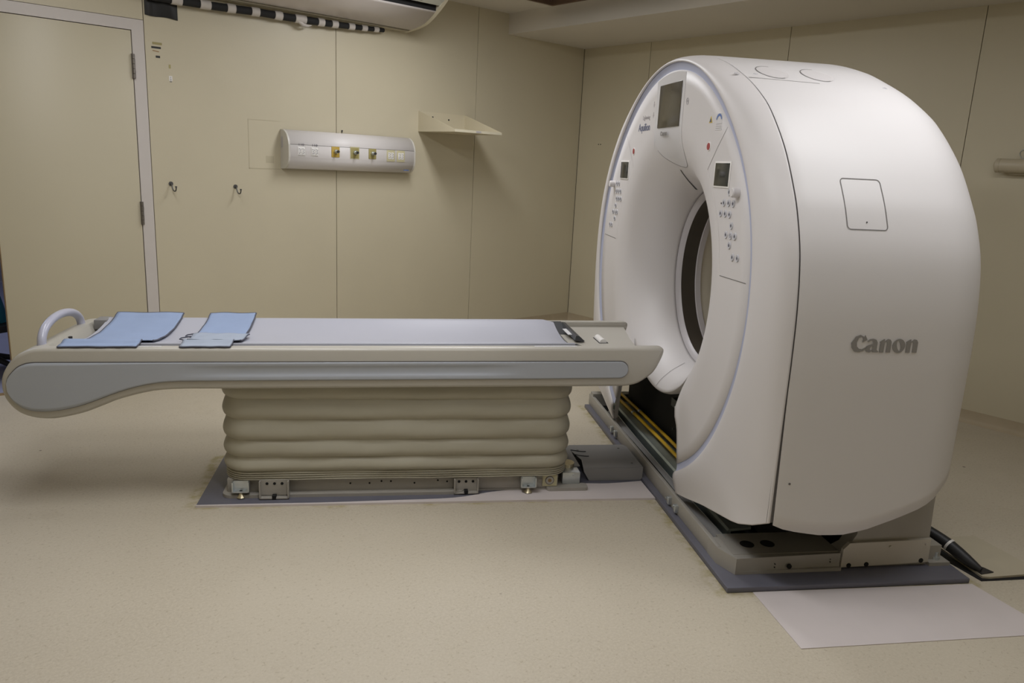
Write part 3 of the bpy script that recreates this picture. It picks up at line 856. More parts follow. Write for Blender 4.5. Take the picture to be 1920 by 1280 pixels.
# --- printed Canon lettering on the side
def glyph_C():
    return [[(.98, .70), (.80, .98), (.74, .88), (.50, .985), (.22, .88), (.0, .52), (.06, .25), (.26, .03), (.55, 0), (.80, .07), (1.0, .25), (.95, .29), (.70, .17), (.52, .19), (.38, .32), (.34, .55), (.42, .80), (.58, .86), (.72, .76), (.68, .56)]]
def glyph_a():
    return [[(.08, .62), (.26, .74), (.50, .77), (.74, .72), (.86, .56), (.86, .14), (1.0, .05), (1.0, 0), (.58, 0), (.56, .08), (.34, -.01), (.14, .02), (.0, .16), (.06, .32), (.26, .42), (.54, .47), (.52, .62), (.38, .68), (.18, .57)],
            [(.54, .36), (.38, .30), (.34, .19), (.42, .11), (.54, .15)]]
def glyph_n():
    return [[(0, .60), (.30, .76), (.38, .76), (.38, .64), (.60, .77), (.80, .74), (.92, .60), (.92, .0), (.58, 0), (.58, .54), (.50, .62), (.40, .56), (.40, 0), (.08, 0), (.08, .58), (.02, .56)]]
def glyph_o():
    o_ = [(.5+.5*math.cos(2*math.pi*k/28), .38+.40*math.sin(2*math.pi*k/28)) for k in range(28)]
    i_ = [(.5+.15*math.cos(2*math.pi*k/20)-.11*math.sin(2*math.pi*k/20), .38+.30*math.sin(2*math.pi*k/20)) for k in range(20)]
    return [o_, i_]
def canon(o, ex, ez, n, H, name, m):
    adv = 0.0; bmx = B()
    for gl, wd, gap in ((glyph_C, 1.0, -.10), (glyph_a, .86, .0), (glyph_n, .82, .02), (glyph_o, .80, .02), (glyph_n, .84, 0)):
        cs = [[(adv + q[0]*wd, q[1]) for q in c] for c in gl()]
        tmp = curve_mesh(cs, .0012/1.0); mt = bpy.data.meshes.new('t'); tmp.to_mesh(mt); tmp.free(); bmx.from_mesh(mt); bpy.data.meshes.remove(mt)
        adv += wd + gap
    W = H*4.05
    fit(bmx, W, H, o, ex, ez)
    return part(G, name, bmx, m, smooth=0, merge=False)
canon((.268, Y0-1.1306, .866), (1, 0, 0), (0, 0, 1), None, .058, 'printed_logo', LOGOG)['label'] = 'grey printed lettering on the side cover'
# --- the front face furniture.  helper: f(y,z) with y from the bore centre line
def fbox(y0, y1, z0, z1, t, bev=0, x=0.0): return wbox(x-t, x+.0005, Y0+y0, Y0+y1, z0, z1, bev=bev)
def fpt(y, z, lift=.0008):
    r = math.hypot(y, z-ZB); e = .004
    x = fx(r); d = (fx(r+e)-fx(r-e))/(2*e)
    n = Vector((-1, d*y/r, d*(z-ZB)/r)).normalized()
    return Vector((x, Y0+y, z)) + n*lift, n
def fstrip(pts, wd, m, name, parent=None, lift=.0008):
    P_ = []; N_ = []
    for y, z in pts:
        a, n = fpt(y, z, 0); P_.append(a); N_.append(n)
    return part(G, name, strip(P_, N_, wd, lift), m, smooth=0, parent=parent)
# centre display bezel: a pale tongue running from the stripe down into the funnel
tong = smooth_poly([(-.150, 1.815), (-.150, 1.60), (-.153, 1.52), (-.150, 1.468), (-.125, 1.438), (-.075, 1.425), (.0, 1.430), (.06, 1.443), (.13, 1.470), (.175, 1.505), (.195, 1.56), (.200, 1.60), (.200, 1.81)], 5)
bm = B(); c = []
top = 1.812
rowsL = []
lo = {}
for i in range(31):
    y = -.150 + .35*i/30
    zb = None
    for (a, b), (cc, d) in zip(tong[:-1], tong[1:]):
        if min(a, cc)-1e-6 <= y <= max(a, cc)+1e-6 and max(b, d) < 1.60:
            zz = b + (d-b)*((y-a)/(cc-a) if abs(cc-a) > 1e-6 else 0)
            zb = zz if zb is None else min(zb, zz)
    if zb is None: zb = 1.50
    rt = math.sqrt(max(0, (RG(math.pi)-.006)**2 - y*y)) + ZB
    rowsL.append([fpt(y, zb + (rt-zb)*k/16, .0007)[0] for k in range(17)])
bm_grid(bm, rowsL)
bez_o = part(G, 'display_bezel', bm, PALE, smooth=60, label='pale tongue-shaped panel around the centre display')
fstrip([p for p in tong if p[1] < 1.50], .0017, SEAM, 'bezel_edge', bez_o, lift=.0014)
part(G, 'display', fbox(-.118, .152, 1.592, 1.775, .004, .001), DISP, parent=bez_o, label='switched-off centre display')
cm = canon((-.0045, Y0+.098, 1.556), (0, -1, 0), (0, 0, 1), None, .021, 'bezel_logo', LOGOG)
# side screens
for y0, y1, nm in ((-.675, -.550, 'R'), (.548, .678, 'L')):
    o = part(G, 'side_display_rim', fbox(y0-.007, y1+.007, 1.354, 1.448, .003, .001), SEAML)
    part(G, 'side_display', fbox(y0, y1, 1.360, 1.442, .0042, .001), DISP2, parent=o, label='dark side display')
# control panel outline on the near side, mirrored on the far side
pan = [(-.655, 1.607), (-.55, 1.505), (-.470, 1.416)] + smooth_poly([(-.470, 1.416), (-.528, 1.35), (-.594, 1.259), (-.636, 1.184), (-.660, 1.11), (-.682, 1.041)], 5)
def tess(p, n=6):
    out = []
    for a, b in zip(p[:-1], p[1:]):
        for k in range(n): out.append((a[0]+(b[0]-a[0])*k/n, a[1]+(b[1]-a[1])*k/n))
    out.append(p[-1]); return out
def clipg(p): return [q for q in p if math.hypot(q[0], q[1]-ZB) < RG(math.atan2(abs(q[0]), -(q[1]-ZB)))-.002]
for sg in (1, -1):
    f_ = lambda p: [(sg*a, b) for a, b in p]
    fstrip(clipg(f_(tess(pan[:3], 8))), .0018, SEAM if sg == 1 else RING, 'panel_seam')
    fstrip(clipg(f_(tess(pan[3:], 2))), .0020, SEAML, 'panel_seam')
    fstrip(clipg(f_(tess([(-.682, 1.041), (-.80, 1.043), (-.96, 1.046)], 8))), .0025, SEAM, 'panel_seam')
# buttons
btn = [(-.692, 1.341), (-.732, 1.341), (-.655, 1.302), (-.695, 1.303), (-.733, 1.303), (-.636, 1.263), (-.675, 1.264), (-.713, 1.264), (-.737, 1.226),
       (-.701, 1.191), (-.740, 1.191), (-.775, 1.192), (-.738, 1.157), (-.775, 1.119), (-.814, 1.120)]
for sg in (1, -1):
    for i, (y, z) in enumerate(btn):
        y = y if sg == 1 else {True: 1.452, False: 1.452}[True]*0 - y + (.0 if i > 8 else .0)
        if sg == -1:
            y = -btn[i][0] + .005
            if i in (0, 1): y = (.738, .699)[i]
            elif i in (2, 3, 4): y = (.737, .701, .662)[i-2]
            elif i in (5, 6, 7): y = (.720, .683, .646)[i-5]
            elif i == 8: y = .732
            elif i in (9, 10, 11): y = (.771, .729, .697)[i-9]
            elif i == 12: y = .732
            else: y = (.813, .780)[i-13]
            z = z-.012
        bm = B(); q = []
        for k in range(20):
            t = 2*math.pi*k/20; q.append((y+.0125*math.cos(t), z+.0135*math.sin(t)))
        v0 = [bm.verts.new((-.0005, Y0+a, b)) for a, b in q]; v1 = [bm.verts.new((-.004, Y0+y+(a-y)*.9, z+(b-z)*.9)) for a, b in q]; v2 = [bm.verts.new((-.003, Y0+y+(a-y)*.6, z+(b-z)*.6)) for a, b in q]
        for k in range(20):
            kk = (k+1) % 20; bm.faces.new((v0[k], v0[kk], v1[kk], v1[k])); bm.faces.new((v1[k], v1[kk], v2[kk], v2[k]))
        bm.faces.new(v2)
        o = part(G, 'button', bm, BTN, smooth=40)
        bm = B()
        if i == 10: bm_tube(bm, [(-.0034, Y0+y+.006*math.cos(2*math.pi*k/16), z+.006*math.sin(2*math.pi*k/16)) for k in range(17)], .0006, 5)
        else:
            bm_box(bm, -.0042, -.003, Y0+y-.0022, Y0+y+.0022, z-.0055, z+.0055); bm_box(bm, -.0042, -.003, Y0+y-.0045, Y0+y+.0045, z-.0015, z+.0015)
        part(G, 'button_icon', bm, ICON, parent=o, merge=False, smooth=0)
    ky = (-.765, 1.342) if sg == 1 else (.787, 1.325)
    bm = B(); bm_cyl(bm, (0, Y0+ky[0], ky[1]), (-.024, Y0+ky[0], ky[1]), .017, 24); bm_tube(bm, [(-.024, Y0+ky[0], ky[1]), (-.028, Y0+ky[0], ky[1])], [.017, .014], 24)
    part(G, 'intercom_knob', bm, WHITE)
bm = B(); bm_cyl(bm, (0, Y0-.630, 1.299), (-.0012, Y0-.630, 1.299), .0035, 10); part(G, 'indicator', bm, DARKP)
for y, z in ((-.461, 1.503), (.482, 1.494)):
    p, n = fpt(y, z, .0); bm = B(); bm_cyl(bm, p, p+n*.002, .0175, 28); o = part(G, 'emergency_button_rim', bm, SEAML)
    bm = B(); bm_cyl(bm, p+n*.002, p+n*.0035, .0135, 28); part(G, 'emergency_button', bm, RED, parent=o, label='red emergency stop button')
# small printed marks
bm = B(); bm_poly(bm, [(Y0-.470, 1.590), (Y0-.440, 1.590), (Y0-.455, 1.614)], 'x', -.0012, 0); o = part(G, 'warning_label', bm, YEL, label='yellow triangular warning label', smooth=0)
bm = B(); bm_poly(bm, [(Y0-.465, 1.5925), (Y0-.445, 1.5925), (Y0-.455, 1.6095)], 'x', -.0018, -.0012); part(G, 'warning_mark', bm, ICON, parent=o, smooth=0)
o = part(G, 'rating_label', fbox(-.560, -.506, 1.560, 1.620, .0008), PALE, smooth=0)
bm = B(); arc = [math.radians(20+140*k/14) for k in range(15)]
bm_grid(bm, [[(-.0016, Y0-.533-.028*math.cos(a), 1.590+.030*math.sin(a)) for a in arc], [(-.0016, Y0-.533-.020*math.cos(a), 1.590+.021*math.sin(a)) for a in arc]])
part(G, 'rating_arc', bm, BLUEL, parent=o, smooth=0)
bm = B()
for z in (1.582, 1.574, 1.567): bm_box(bm, -.0016, -.001, Y0-.555, Y0-.512, z, z+.0018)
part(G, 'rating_text', bm, RING, parent=o, smooth=0, merge=False)
bm = B(); bm_tube(bm, [(-.001, Y0-.192+.012*math.cos(2*math.pi*k/20), 1.687+.013*math.sin(2*math.pi*k/20)) for k in range(21)], .001, 5)
bm_tube(bm, [(-.001, Y0-.192+.004*math.cos(2*math.pi*k/10), 1.687+.004*math.sin(2*math.pi*k/10)) for k in range(11)], .001, 5)
part(G, 'printed_mark', bm, RING, smooth=0, merge=False)
for z in (1.702, 1.655):
    bm = B(); bm_box(bm, -.001, 0, Y0+.226, Y0+.232, z-.012, z+.012); bm_box(bm, -.001, 0, Y0+.217, Y0+.238, z-.004, z-.001); part(G, 'printed_mark', bm, RING, smooth=0, merge=False)
bm = text_mesh('Aquilion', .001); fit(bm, .170, .046, (-.0008, Y0+.435, 1.576), (0, -1, 0), (0, 0, 1)); part(G, 'model_lettering', bm, mat('lettering_blue', (.10, .12, .22), .5, noise=.05), smooth=0, merge=False)
bm = text_mesh('Lightning', .001); fit(bm, .105, .024, (-.0008, Y0+.378, 1.634), (0, -1, 0), (0, 0, 1)); part(G, 'model_lettering', bm, RING, smooth=0, merge=False)
# laser slit above the bore and the centre part line at the bottom of the funnel
fstrip(smooth_poly([(.032, 1.413), (.054, 1.382), (.088, 1.353), (.128, 1.329)], 6), .009, DARKP, 'laser_slit', lift=.0012)
fstrip(smooth_poly([(-.001, .417), (.006, .441), (.008, .469), (.014, .489), (.018, .503), (.026, .513), (.036, .520)], 4), .0024, SEAM, 'funnel_seam', lift=.002)
# --- base and what shows inside the open bottom
part(G, 'floor_plate', wbox(-.034, .897, -1.068, .985, 0, .020, bev=.003), PLATEM, label='dark blue-grey steel floor plate')
bm = B()
# long front channel, near end box with sloping corner, far end, rear channel
bm_box(bm, -.0055, .012, -.895, 1.0, .020, .0835, bev=.002)
bm_box(bm, -.004, .05, -.90, 1.0, .020, .030)
bm_poly(bm, [(-.006, -.90), (.030, -.985), (.44, -.968), (.44, -.82), (.030, -.82), (-.006, -.82)], 'z', .020, .082)
bm_poly(bm, [(-.985, .02), (-.985, .032), (-.972, .032), (-.955, .0835), (-.80, .0835), (-.80, .021)], 'x', .0305, .439)
bm_box(bm, .80, .86, -.95, .96, .02, .09); bm_box(bm, .0, .86, .93, .985, .02, .10)
bm_box(bm, .80, .885, -.975, -.90, .02, .034)
fr = part(G, 'base_frame', bm, STEEL, merge=False)
bm = B()
bm_poly(bm, [(.44, .02), (.44, .083), (.47, .098), (.50, .15), (.50, .46), (.79, .46), (.790, .255), (.80, .02)], 'y', -.958, -.90)
part(G, 'side_bracket', bm, STEEL, merge=False)
bm = B(); bm_poly(bm, [(.444, .018+.008), (.446, .098), (.468, .122), (.793, .128), (.795, .036)], 'y', -.972, -.958)
cp = part(G, 'bracket_cover', bm, STEELL, merge=False)
for x, z in ((.475, .034), (.545, .036), (.765, .044)):
    bm = B(); bm_cyl(bm, (x, -.974, z), (x, -.971, z), .009, 16); part(G, 'slot', bm, BLACK, parent=cp)
for x, z in ((.63, .104), (.775, .110)):
    bm = B(); bm_cyl(bm, (x, -.972, z), (x, -.977, z), .005, 12); part(G, 'bolt_head', bm, STEELL, parent=cp)
for x in (.115, .195):
    bm = B(); bm_cyl(bm, (x, -.885, .0825), (x, -.885, .0845), .026, 26); part(G, 'cable_hole', bm, BLACK, parent=fr)
for x, y, z, r in ((.07, -.972, .060, .005), (.235, -.9848, .045, .009), (.18, -.982, .055, .002), (.18, -.982, .042, .002), (.40, -.970, .06, .002), (.40, -.972, .05, .002)):
    bm = B(); bm_cyl(bm, (x, y+.004, z), (x, y-.0012, z), r, 12); part(G, 'hole', bm, BLACK, parent=fr)
for y in (.47, .40, -.42, -.50):   # clips on the front channel
    bm = B(); bm_box(bm, -.020, -.004, y-.012, y+.012, .03, .062, bev=.002); bm_cyl(bm, (-.02, y+.006, .055), (-.026, y+.006, .055), .004, 10)
    part(G, 'clip', bm, ZINC, merge=False)
bm = B(); bm_cyl(bm, (.845, -.945, .034), (.845, -.945, .044), .016, 6); bm_cyl(bm, (.845, -.945, .044), (.845, -.945, .062), .009, 14); part(G, 'anchor_bolt', bm, ZINC, merge=False)
# galvanised beam, folded sheet, hoses, dark machinery
bm = B(); bm_poly(bm, [(.085, .032), (.085, .084), (.092, .092), (.160, .094), (.180, .10), (.180, .088), (.10, .082), (.10, .032)], 'y', -.78, .80); part(G, 'cross_beam', bm, GALV)
bm = B(); rows = []
for k in range(25):
    t = k/24; y = .72 - 1.55*t; b_ = math.sin(math.pi*min(1, max(0, t)))
    rows.append([(.030+.012*b_, y, .030), (.026+.006*b_, y, .055+.012*b_), (.055, y, .085-.012*b_)])
edge = [r[2] for r in rows]
bm_grid(bm, rows); fs = part(G, 'folded_sheet', bm, DUCT, solid=.002, smooth=60)
bm = B(); bm_tube(bm, edge, .0014, 6); part(G, 'sheet_edge', bm, ZINC, parent=fs)
for x, z in ((.167, .127), (.131, .119)):
    bm = B(); bm_tube(bm, [(x, .93, z-.022), (x, .5, z-.010), (x, .1, z-.002), (x, -.45, z)], .0085, 12); o = part(G, 'hose', bm, YHOSE, smooth=60, label='yellow hose')
    bm = B(); bm_tube(bm, [(x, .55, z-.0115), (x, .57, z-.012)], .011, 12); part(G, 'hose_ring', bm, ZINC, parent=o, smooth=60)
bm = B(); bm_box(bm, .20, .50, -.80, .88, .0845, .50); bm_box(bm, .50, .70, -.80, .88, .0845, .33)
bm_box(bm, .013, .799, -.79, .92, .0205, .031); bm_box(bm, .30, .48, -.90, .90, .20, .505)
part(G, 'inner_chassis', bm, BLACK, merge=False)
bm = B(); bm_box(bm, .175, .186, -.50, -.10, .16, .22); bm_box(bm, .170, .186, -.45, -.15, .22, .45); bm_box(bm, .16, .186, -.30, .10, .30, .34)
for k in range(9): bm_cyl(bm, (.165, -.44+.06*k, .20+.03*(k % 4)), (.155, -.44+.06*k, .20+.03*(k % 4)), .005, 8)
part(G, 'inner_machinery', bm, mat('machinery_dark', (.03, .035, .033), .5, noise=.6, nscale=30), merge=False)
# dark liner that closes the cover from inside
bm = B()
lin = [(y*.985, ZB+(z-ZB)*.985) for y, z in HS if z > .5]
a_ = [(.10, Y0-y, z) for y, z in lin[::-1]] + [(.10, Y0+y, z) for y, z in lin[1:]]
b_ = []
for p in a_:
    an = math.atan2(p[1]-Y0, -(p[2]-ZB)); b_.append((.20, Y0+.60*math.sin(an), ZB-.60*math.cos(an)))
# return flanges of the two front cover cheeks beside the opening
for sg in (-1, 1):
    bm = B()
    e1 = [(.367, .437), (.377, .393), (.417, .36), (.440, .29), (.462, .21), (.478, .094)]
    bm_grid(bm, [[(.004, Y0+sg*y, z) for y, z in e1], [(.012, Y0+sg*(y+.004), z) for y, z in e1], [(.030, Y0+sg*(y+.010), z) for y, z in e1]])
    part(G, 'cover_flange', bm, WHITE, smooth=40)

# ================================================================== PATIENT COUCH
TS = .0122
def T(x, z): return z + TS*(x+1)
C = LThing('patient_couch', 'long beige patient couch with a grey-blue side panel on a pleated base', 'patient couch', (-1.15, 0, 0))
def cpart(name, bm, m, **k):
    for v in bm.verts: v.co.z += TS*(v.co.x+1)
    return part(C, name, bm, m, **k)
# outline (x, z0) clockwise from top rear
out = smooth_poly([(-2.47, .668), (-2.51, .664), (-2.548, .650), (-2.573, .635), (-2.600, .606), (-2.622, .568), (-2.630, .535), (-2.628, .492), (-2.612, .452), (-2.580, .416), (-2.538, .396), (-2.494, .388), (-2.45, .388), (-2.40, .397), (-2.34, .413), (-2.273, .440), (-2.222, .461), (-2.145, .483), (-2.068, .497), (-1.966, .501), (-1.817, .500)], 4)
out += [(-1.817+1.6*k/24, .500-.003*k/24) for k in range(1, 25)]
out += smooth_poly([(-.203, .497), (-.153, .508), (-.114, .531), (-.081, .561), (-.060, .600), (-.047, .636), (-.045, .655), (-.052, .664), (-.066, .668)], 4)[1:]
tops = [(-.066-(2.47-.066)*k/60, .668) for k in range(1, 60)]
outl = out + tops
n = len(outl)
def inset(pts, d):
    res = []
    for i in range(n):
        p, q = pts[i-1], pts[(i+1) % n]; tx, tz = q[0]-p[0], q[1]-p[1]; l = math.hypot(tx, tz)
        nx, nz = -tz/l, tx/l      # interior for counter-clockwise order
        res.append((pts[i][0]+nx*d, pts[i][1]+nz*d))
    return res
# orientation check
ar = sum(outl[i-1][0]*outl[i][1]-outl[i][0]*outl[i-1][1] for i in range(n))
sgn = 1 if ar > 0 else -1
W = .29; CH = .250
def lowered(pts):
    res = []
    for i, (x, z) in enumerate(pts):
        xx = min(x, -.105)
        if z > .600 and x > -2.4695: res.append((xx, .600))
        elif x > -.105: res.append((xx, z))
        else: res.append((x, z))
    return res
sec = [(-W, .0145), (-W+.0012, .0105), (-W+.004, .0062), (-W+.0085, .0028), (-W+.015, .0007), (-W+.022, 0)]
rows = []
for y, d in sec: rows.append([(x, y, z) for x, z in inset(outl, d*sgn)])
rows.append([(x, -CH, z) for x, z in outl])
low = lowered(outl)
for y in (-CH, -.08, .08, CH): rows.append([(x, y, z) for x, z in low])
rows.append([(x, CH, z) for x, z in outl])
for y, d in sec[::-1]: rows.append([(x, -y, z) for x, z in inset(outl, d*sgn)])
bm = B(); V = bm_grid(bm, rows, closed=True); bm.faces.new(V[0]); bm.faces.new(V[-1])
cpart('couch_body', bm, BED, smooth=40, merge=False)
# side panel with a shallow groove
tp = [(-2.606, .531), (-2.603, .545), (-2.593, .563), (-2.566, .592), (-2.545, .604), (-2.526, .610), (-2.50, .6125), (-2.0, .612), (-1.5, .611), (-.6, .610), (-.30, .6095)] + [(-.2372+.0362*math.sin(math.pi/2*k/10), .574+.0352*math.cos(math.pi/2*k/10)) for k in range(11)]
bt = [(-2.606, .531), (-2.605, .500), (-2.588, .466), (-2.561, .441), (-2.528, .427), (-2.494, .423), (-2.445, .425), (-2.395, .434), (-2.335, .451), (-2.269, .477), (-2.218, .497), (-2.141, .520), (-2.065, .534), (-1.989, .539), (-1.5, .539), (-.6, .5375), (-.30, .5385)] + [(-.2372+.0362*math.sin(math.pi/2*k/10), .574-.0352*math.cos(math.pi/2*k/10)) for k in range(11)]
tp = smooth_poly(tp[:7], 4) + tp[7:]; bt = smooth_poly(bt[:14], 4) + bt[14:]
xs = sorted(set([round(-2.606+.405*k/1*0, 4) for k in range(1)] + [-2.606, -2.605, -2.6, -2.593, -2.58, -2.586, -2.566, -2.557, -2.548, -2.538, -2.528, -2.514] + [-2.50+.0317*k for k in range(0, 72)] + [-.245, -.24, -.235, -.231, -.227, -.222, -.218, -.214, -.21, -.2075, -.205, -.2035, -.202, -.201]))
def panel_surface(base, grow, groove=True, yy=-.298):
    bm = B(); rows = []
    for x in xs:
        a = interp(tp, x); b = interp(bt, x)
        xx = x + (grow if x > -.3 else -grow if x < -2.5 else 0)*1.0
        row = []
        for k in range(15):
            s = k/14; z = (b-grow) + (a-b+2*grow)*s
            g = 0
            if groove:
                wx = max(0, min(1, (x+2.02)/.25))*max(0, min(1, (-.62-x)/.2))
                g = .006*wx*max(0, 1-abs((s-.52)/.30)**3) if abs(s-.52) < .30 else 0
            row.append((xx, yy+g, z))
        rows.append(row)
    bm_grid(bm, rows); return bm
cpart('panel_gap', panel_surface(0, .0028, False, -.2912), SEAM, smooth=0)
cpart('side_panel', panel_surface(0, 0), PANELG, smooth=50, solid=.003, label='grey-blue inlaid side panel', merge=False)
# deck (inside channel) rail, roller, labels
bm = B(); bm_box(bm, -2.2, -.056, .236, .250, .640, .668, bev=.003); bm_box(bm, -2.2, -.056, .228, .236, .6405, .646)
cpart('far_rail', bm, BED, merge=False)
bm = B(); bm_poly(bm, [(-.42, -.25), (-.150, -.25), (-.132, -.16), (-.112, 0), (-.085, .14), (-.066, .250), (-.42, .250)], 'z', .5995, .6445)
cpart('front_deck', bm, BED, smooth=0)
bm = B(); bm_cyl(bm, (-.262, -.105, .646), (-.262, -.005, .646), .0155, 24); bm2 = bm
rol = cpart('roller', bm, OUTW, smooth=60, label='white roller set into the deck')
bm = B(); bm_box(bm, -.282, -.240, -.112, .002, .6447, .6452); cpart('roller_slot', bm, BLACK, parent=None)
cpart('plate_label', wbox(-.60, -.42, -.272, -.258, .6685, .6692), WTRIM)
cpart('pointer_mark', wbox(-.42, -.372, -.236, -.229, .6445, .6475), DARKP)
# tabletop cradle and mattress: concave, edges high
def sag(y): return .030*(1-(y/.225)**2)
def rim(y): return .6765 + .015*(y+.22)/.44
def curved(x0, x1, off, th, m, name, nx=40, wy=.222, endr=.0):
    bm = B()
    rows = []; ny = 28
    for i in range(nx+1):
        x = x0 + (x1-x0)*i/nx; up = []; dn = []
        for j in range(ny+1):
            y = -wy + 2*wy*j/ny
            e = max(0, abs(y)-wy+.03)/.03; r_ = .008*(e**2)
            xx = x
            if endr and x > x1-endr*1.5:
                xx = x
            z = rim(y) - sag(y) + off - r_ - (.012*(max(0, x-(x1-.05))/.05)**2 if name == 'mattress' else 0)
            up.append((xx, y, z)); dn.append((xx, y, z-th+2*r_*.0))
        rows.append(up + dn[::-1])
    V = bm_grid(bm, rows, closed=True); bm.faces.new(V[0]); bm.faces.new(V[-1])
    return cpart(name, bm, m, smooth=45, merge=False)
curved(-2.412, -.385, -.014, .010, CARBON, 'cradle', wy=.232)
# cradle tip: dark angular bracket with a white sticker
bm = B(); bm_poly(bm, [(-.39, .655), (-.385, .676), (-.370, .674), (-.345, .652), (-.352, .647)], 'y', -.10, .20)
cpart('cradle_tip', bm, CARBON, smooth=0)
cpart('tip_label', wbox(-.405, -.395+.02, -.03, .09, .664, .6665), WTRIM, label='white label on the dark cradle tip')
mt = curved(-2.405, -.425, .0, .016, [MATT], 'mattress', wy=.222)
for o in (mt,): o['label'] = 'grey-lilac vinyl mattress'
cpart('mattress_edge', wbox(-2.405, -.42, -.238, -.224, .652, .6745, bev=.004), MATS, parent=None)
cpart('edge_trim', wbox(-2.405, -.42, -.243, -.236, .6535, .6595, bev=.001), WTRIM, label='white strip along the mattress edge')
cpart('cradle_rail', wbox(-2.412, -.385, -.2495, -.232, .640, .6535), CARBON)
# straps: cloth draped over the concave mattress with a flap over the near rim
def strap(name, label, x0, x1, fx0, fx1, m, fm, seed, wav=.0):
    t = LThing(name, label, 'positioning strap', ((x0+x1)/2, 0, T(x0, .66)))
    rnd = random.Random(seed); bm = B(); rows = []
    nx, ny = 18, 34
    def surf(i, j):
        u = i/nx; v = j/ny; y = .232 - v*(.232+.226)
        x = x0 + (x1-x0)*u + wav*math.sin(6*v+seed)*(1 if u in (0., 1.) else .5)
        z = rim(y) - sag(y)*.86 + .004 + .0015*math.sin(9*u+5*v+seed) + .001*math.sin(23*v+3*u)
        if y > .2: z += .003
        return (x, y, T(x, z))
    for j in range(ny+1): rows.append([surf(i, j) for i in range(nx+1)])
    bm_grid(bm, rows); body = part(t, 'strap_cloth', bm, m, smooth=60, solid=.003, soff=1)
    e0 = [rows[j][0] for j in range(ny+1)]; e1 = [rows[j][-1] for j in range(ny+1)]
    for e in (e0, e1, rows[0]):
        bm = B(); bm_tube(bm, [(p[0], p[1], p[2]+.001) for p in e], .0032, 8); part(t, 'piping', bm, PIPING, smooth=60)
    # near flap
    bm = B(); rows2 = []
    fp = smooth_poly([(-.220, .6845), (-.230, .6835), (-.241, .679), (-.251, .6745), (-.265, .6728), (-.281, .6705)], 2)
    for j, (y, z) in enumerate(fp):
        rows2.append([(fx0+(fx1-fx0)*i/nx - .004*j/10, y+.001*math.sin(i*1.3+seed+j*.4), T(fx0, z) + TS*(fx1-fx0)*i/nx + .0006*math.sin(i*.7+j)) for i in range(nx+1)])
    bm_grid(bm, rows2); fl = part(t, 'strap_flap', bm, fm, smooth=60, solid=.004, soff=1)
    for e in ([r[0] for r in rows2], [r[-1] for r in rows2], rows2[-1], rows2[0]):
        bm = B(); bm_tube(bm, e, .0032 if e is not rows2[0] else .0018, 8); part(t, 'piping', bm, PIPING, smooth=60, parent=fl)
    return t
strap('positioning_strap', 'wide pale blue cloth strap across the foot end of the couch', -2.375, -2.10, -2.42, -2.142, BLANK1, BLANK1, 1)
s2 = strap('positioning_strap', 'narrower folded blue and grey cloth strap beside the wide one', -1.986, -1.79, -1.985, -1.80, BLANK1, BLANK2, 5)
# grey folded layer over the near half of the second strap
bm = B(); rows = []
for j in range(15):
    v = j/14; y = -.045 - v*.185
    z = rim(y) - sag(y)*.86 + .011 + .003*math.sin(5*v)
    rows.append([(-1.978+.205*i/14 - .006*math.sin(4*v+1)*(i == 0), y, T(-1.9, z)+.0015*math.sin(i*.9+j*.5)) for i in range(15)])
bm_grid(bm, rows); o = part(s2, 'folded_layer', bm, BLANK2, smooth=60, solid=.004, soff=1, label='grey folded top layer')
for e in ([r[0] for r in rows], [r[-1] for r in rows]):
    bm = B(); bm_tube(bm, e, .003, 8); part(s2, 'piping', bm, PIPING, smooth=60, parent=o)
for y0_, sz in ((-.075, 1), (-.165, .9)):
    bm = B(); z = rim(y0_)-sag(y0_)*.86+.012
    bm_tube(bm, [(-1.978, y0_+.035, T(-1.98, z)), (-2.01, y0_-.005, T(-2.0, z+.002)), (-2.012, y0_-.022, T(-2.0, z+.001)), (-1.975, y0_-.05, T(-1.98, z))], .0026, 8)
    part(s2, 'strap_loop', bm, PIPING, smooth=60)
cpart('edge_label', wbox(-2.20, -2.06, -.268, -.258, .6685, .6692), WTRIM)
# rear handle
bm = B()
arc = []
for k in range(25):
    t = math.pi*k/24
    arc.append((-2.505 - .006*math.sin(t), -.022 - .192*math.cos(t), .655 + .088*math.sin(t)**.8))
arc = [(-2.505, -.216, .640)] + arc[1:-1] + [(-2.505, .172, .640)]
bm_tube(bm, arc, .0162, 18); cpart('handle', bm, HANDLEM, smooth=70, label='lilac-grey arched handle', merge=False)
bm = B(); bm_box(bm, -2.455, -2.44, -.05, .0, .60, .655); 
cpart('latch', wbox(-2.468, -2.455, -.075, -.06, .635, .662), DARKP)
cpart('cap_block', wbox(-2.452, -2.40, .16, .24, .64, .683, bev=.003), DUCT)
# pleated bellows
def rrect_pts(x0, x1, y0, y1, r, n=9):
    o = []
    for cx, cy, a0 in ((x1-r, y1-r, 0), (x0+r, y1-r, 90), (x0+r, y0+r, 180), (x1-r, y0+r, 270)):
        for k in range(n): a = math.radians(a0+90*k/(n-1)); o.append((cx+r*math.cos(a), cy+r*math.sin(a)))
    # add points on long sides
    res = []
    for i, p in enumerate(o):
        q = o[(i+1) % len(o)]; res.append(p); L_ = math.hypot(p[0]-q[0], p[1]-q[1])
        if L_ > .2:
            m_ = int(L_/.06)
            for k in range(1, m_): res.append((p[0]+(q[0]-p[0])*k/m_, p[1]+(q[1]-p[1])*k/m_))
    return res
prof = []
val = [.512, .431, .345, .257, .182, .121]
for a, b in zip(val[:-1], val[1:]):
    for k in range(12):
        t = k/12; prof.append((a+(b-a)*t, .0155*math.sin(math.pi*t**1.55)**.68 if t > 0 else 0))
prof.append((.121, 0))
for k in range(4):
    z = .1195-.0095*k
    prof += [(z-.001, .001), (z-.003, .007-.000*k), (z-.0065, .007), (z-.0085, .001)]
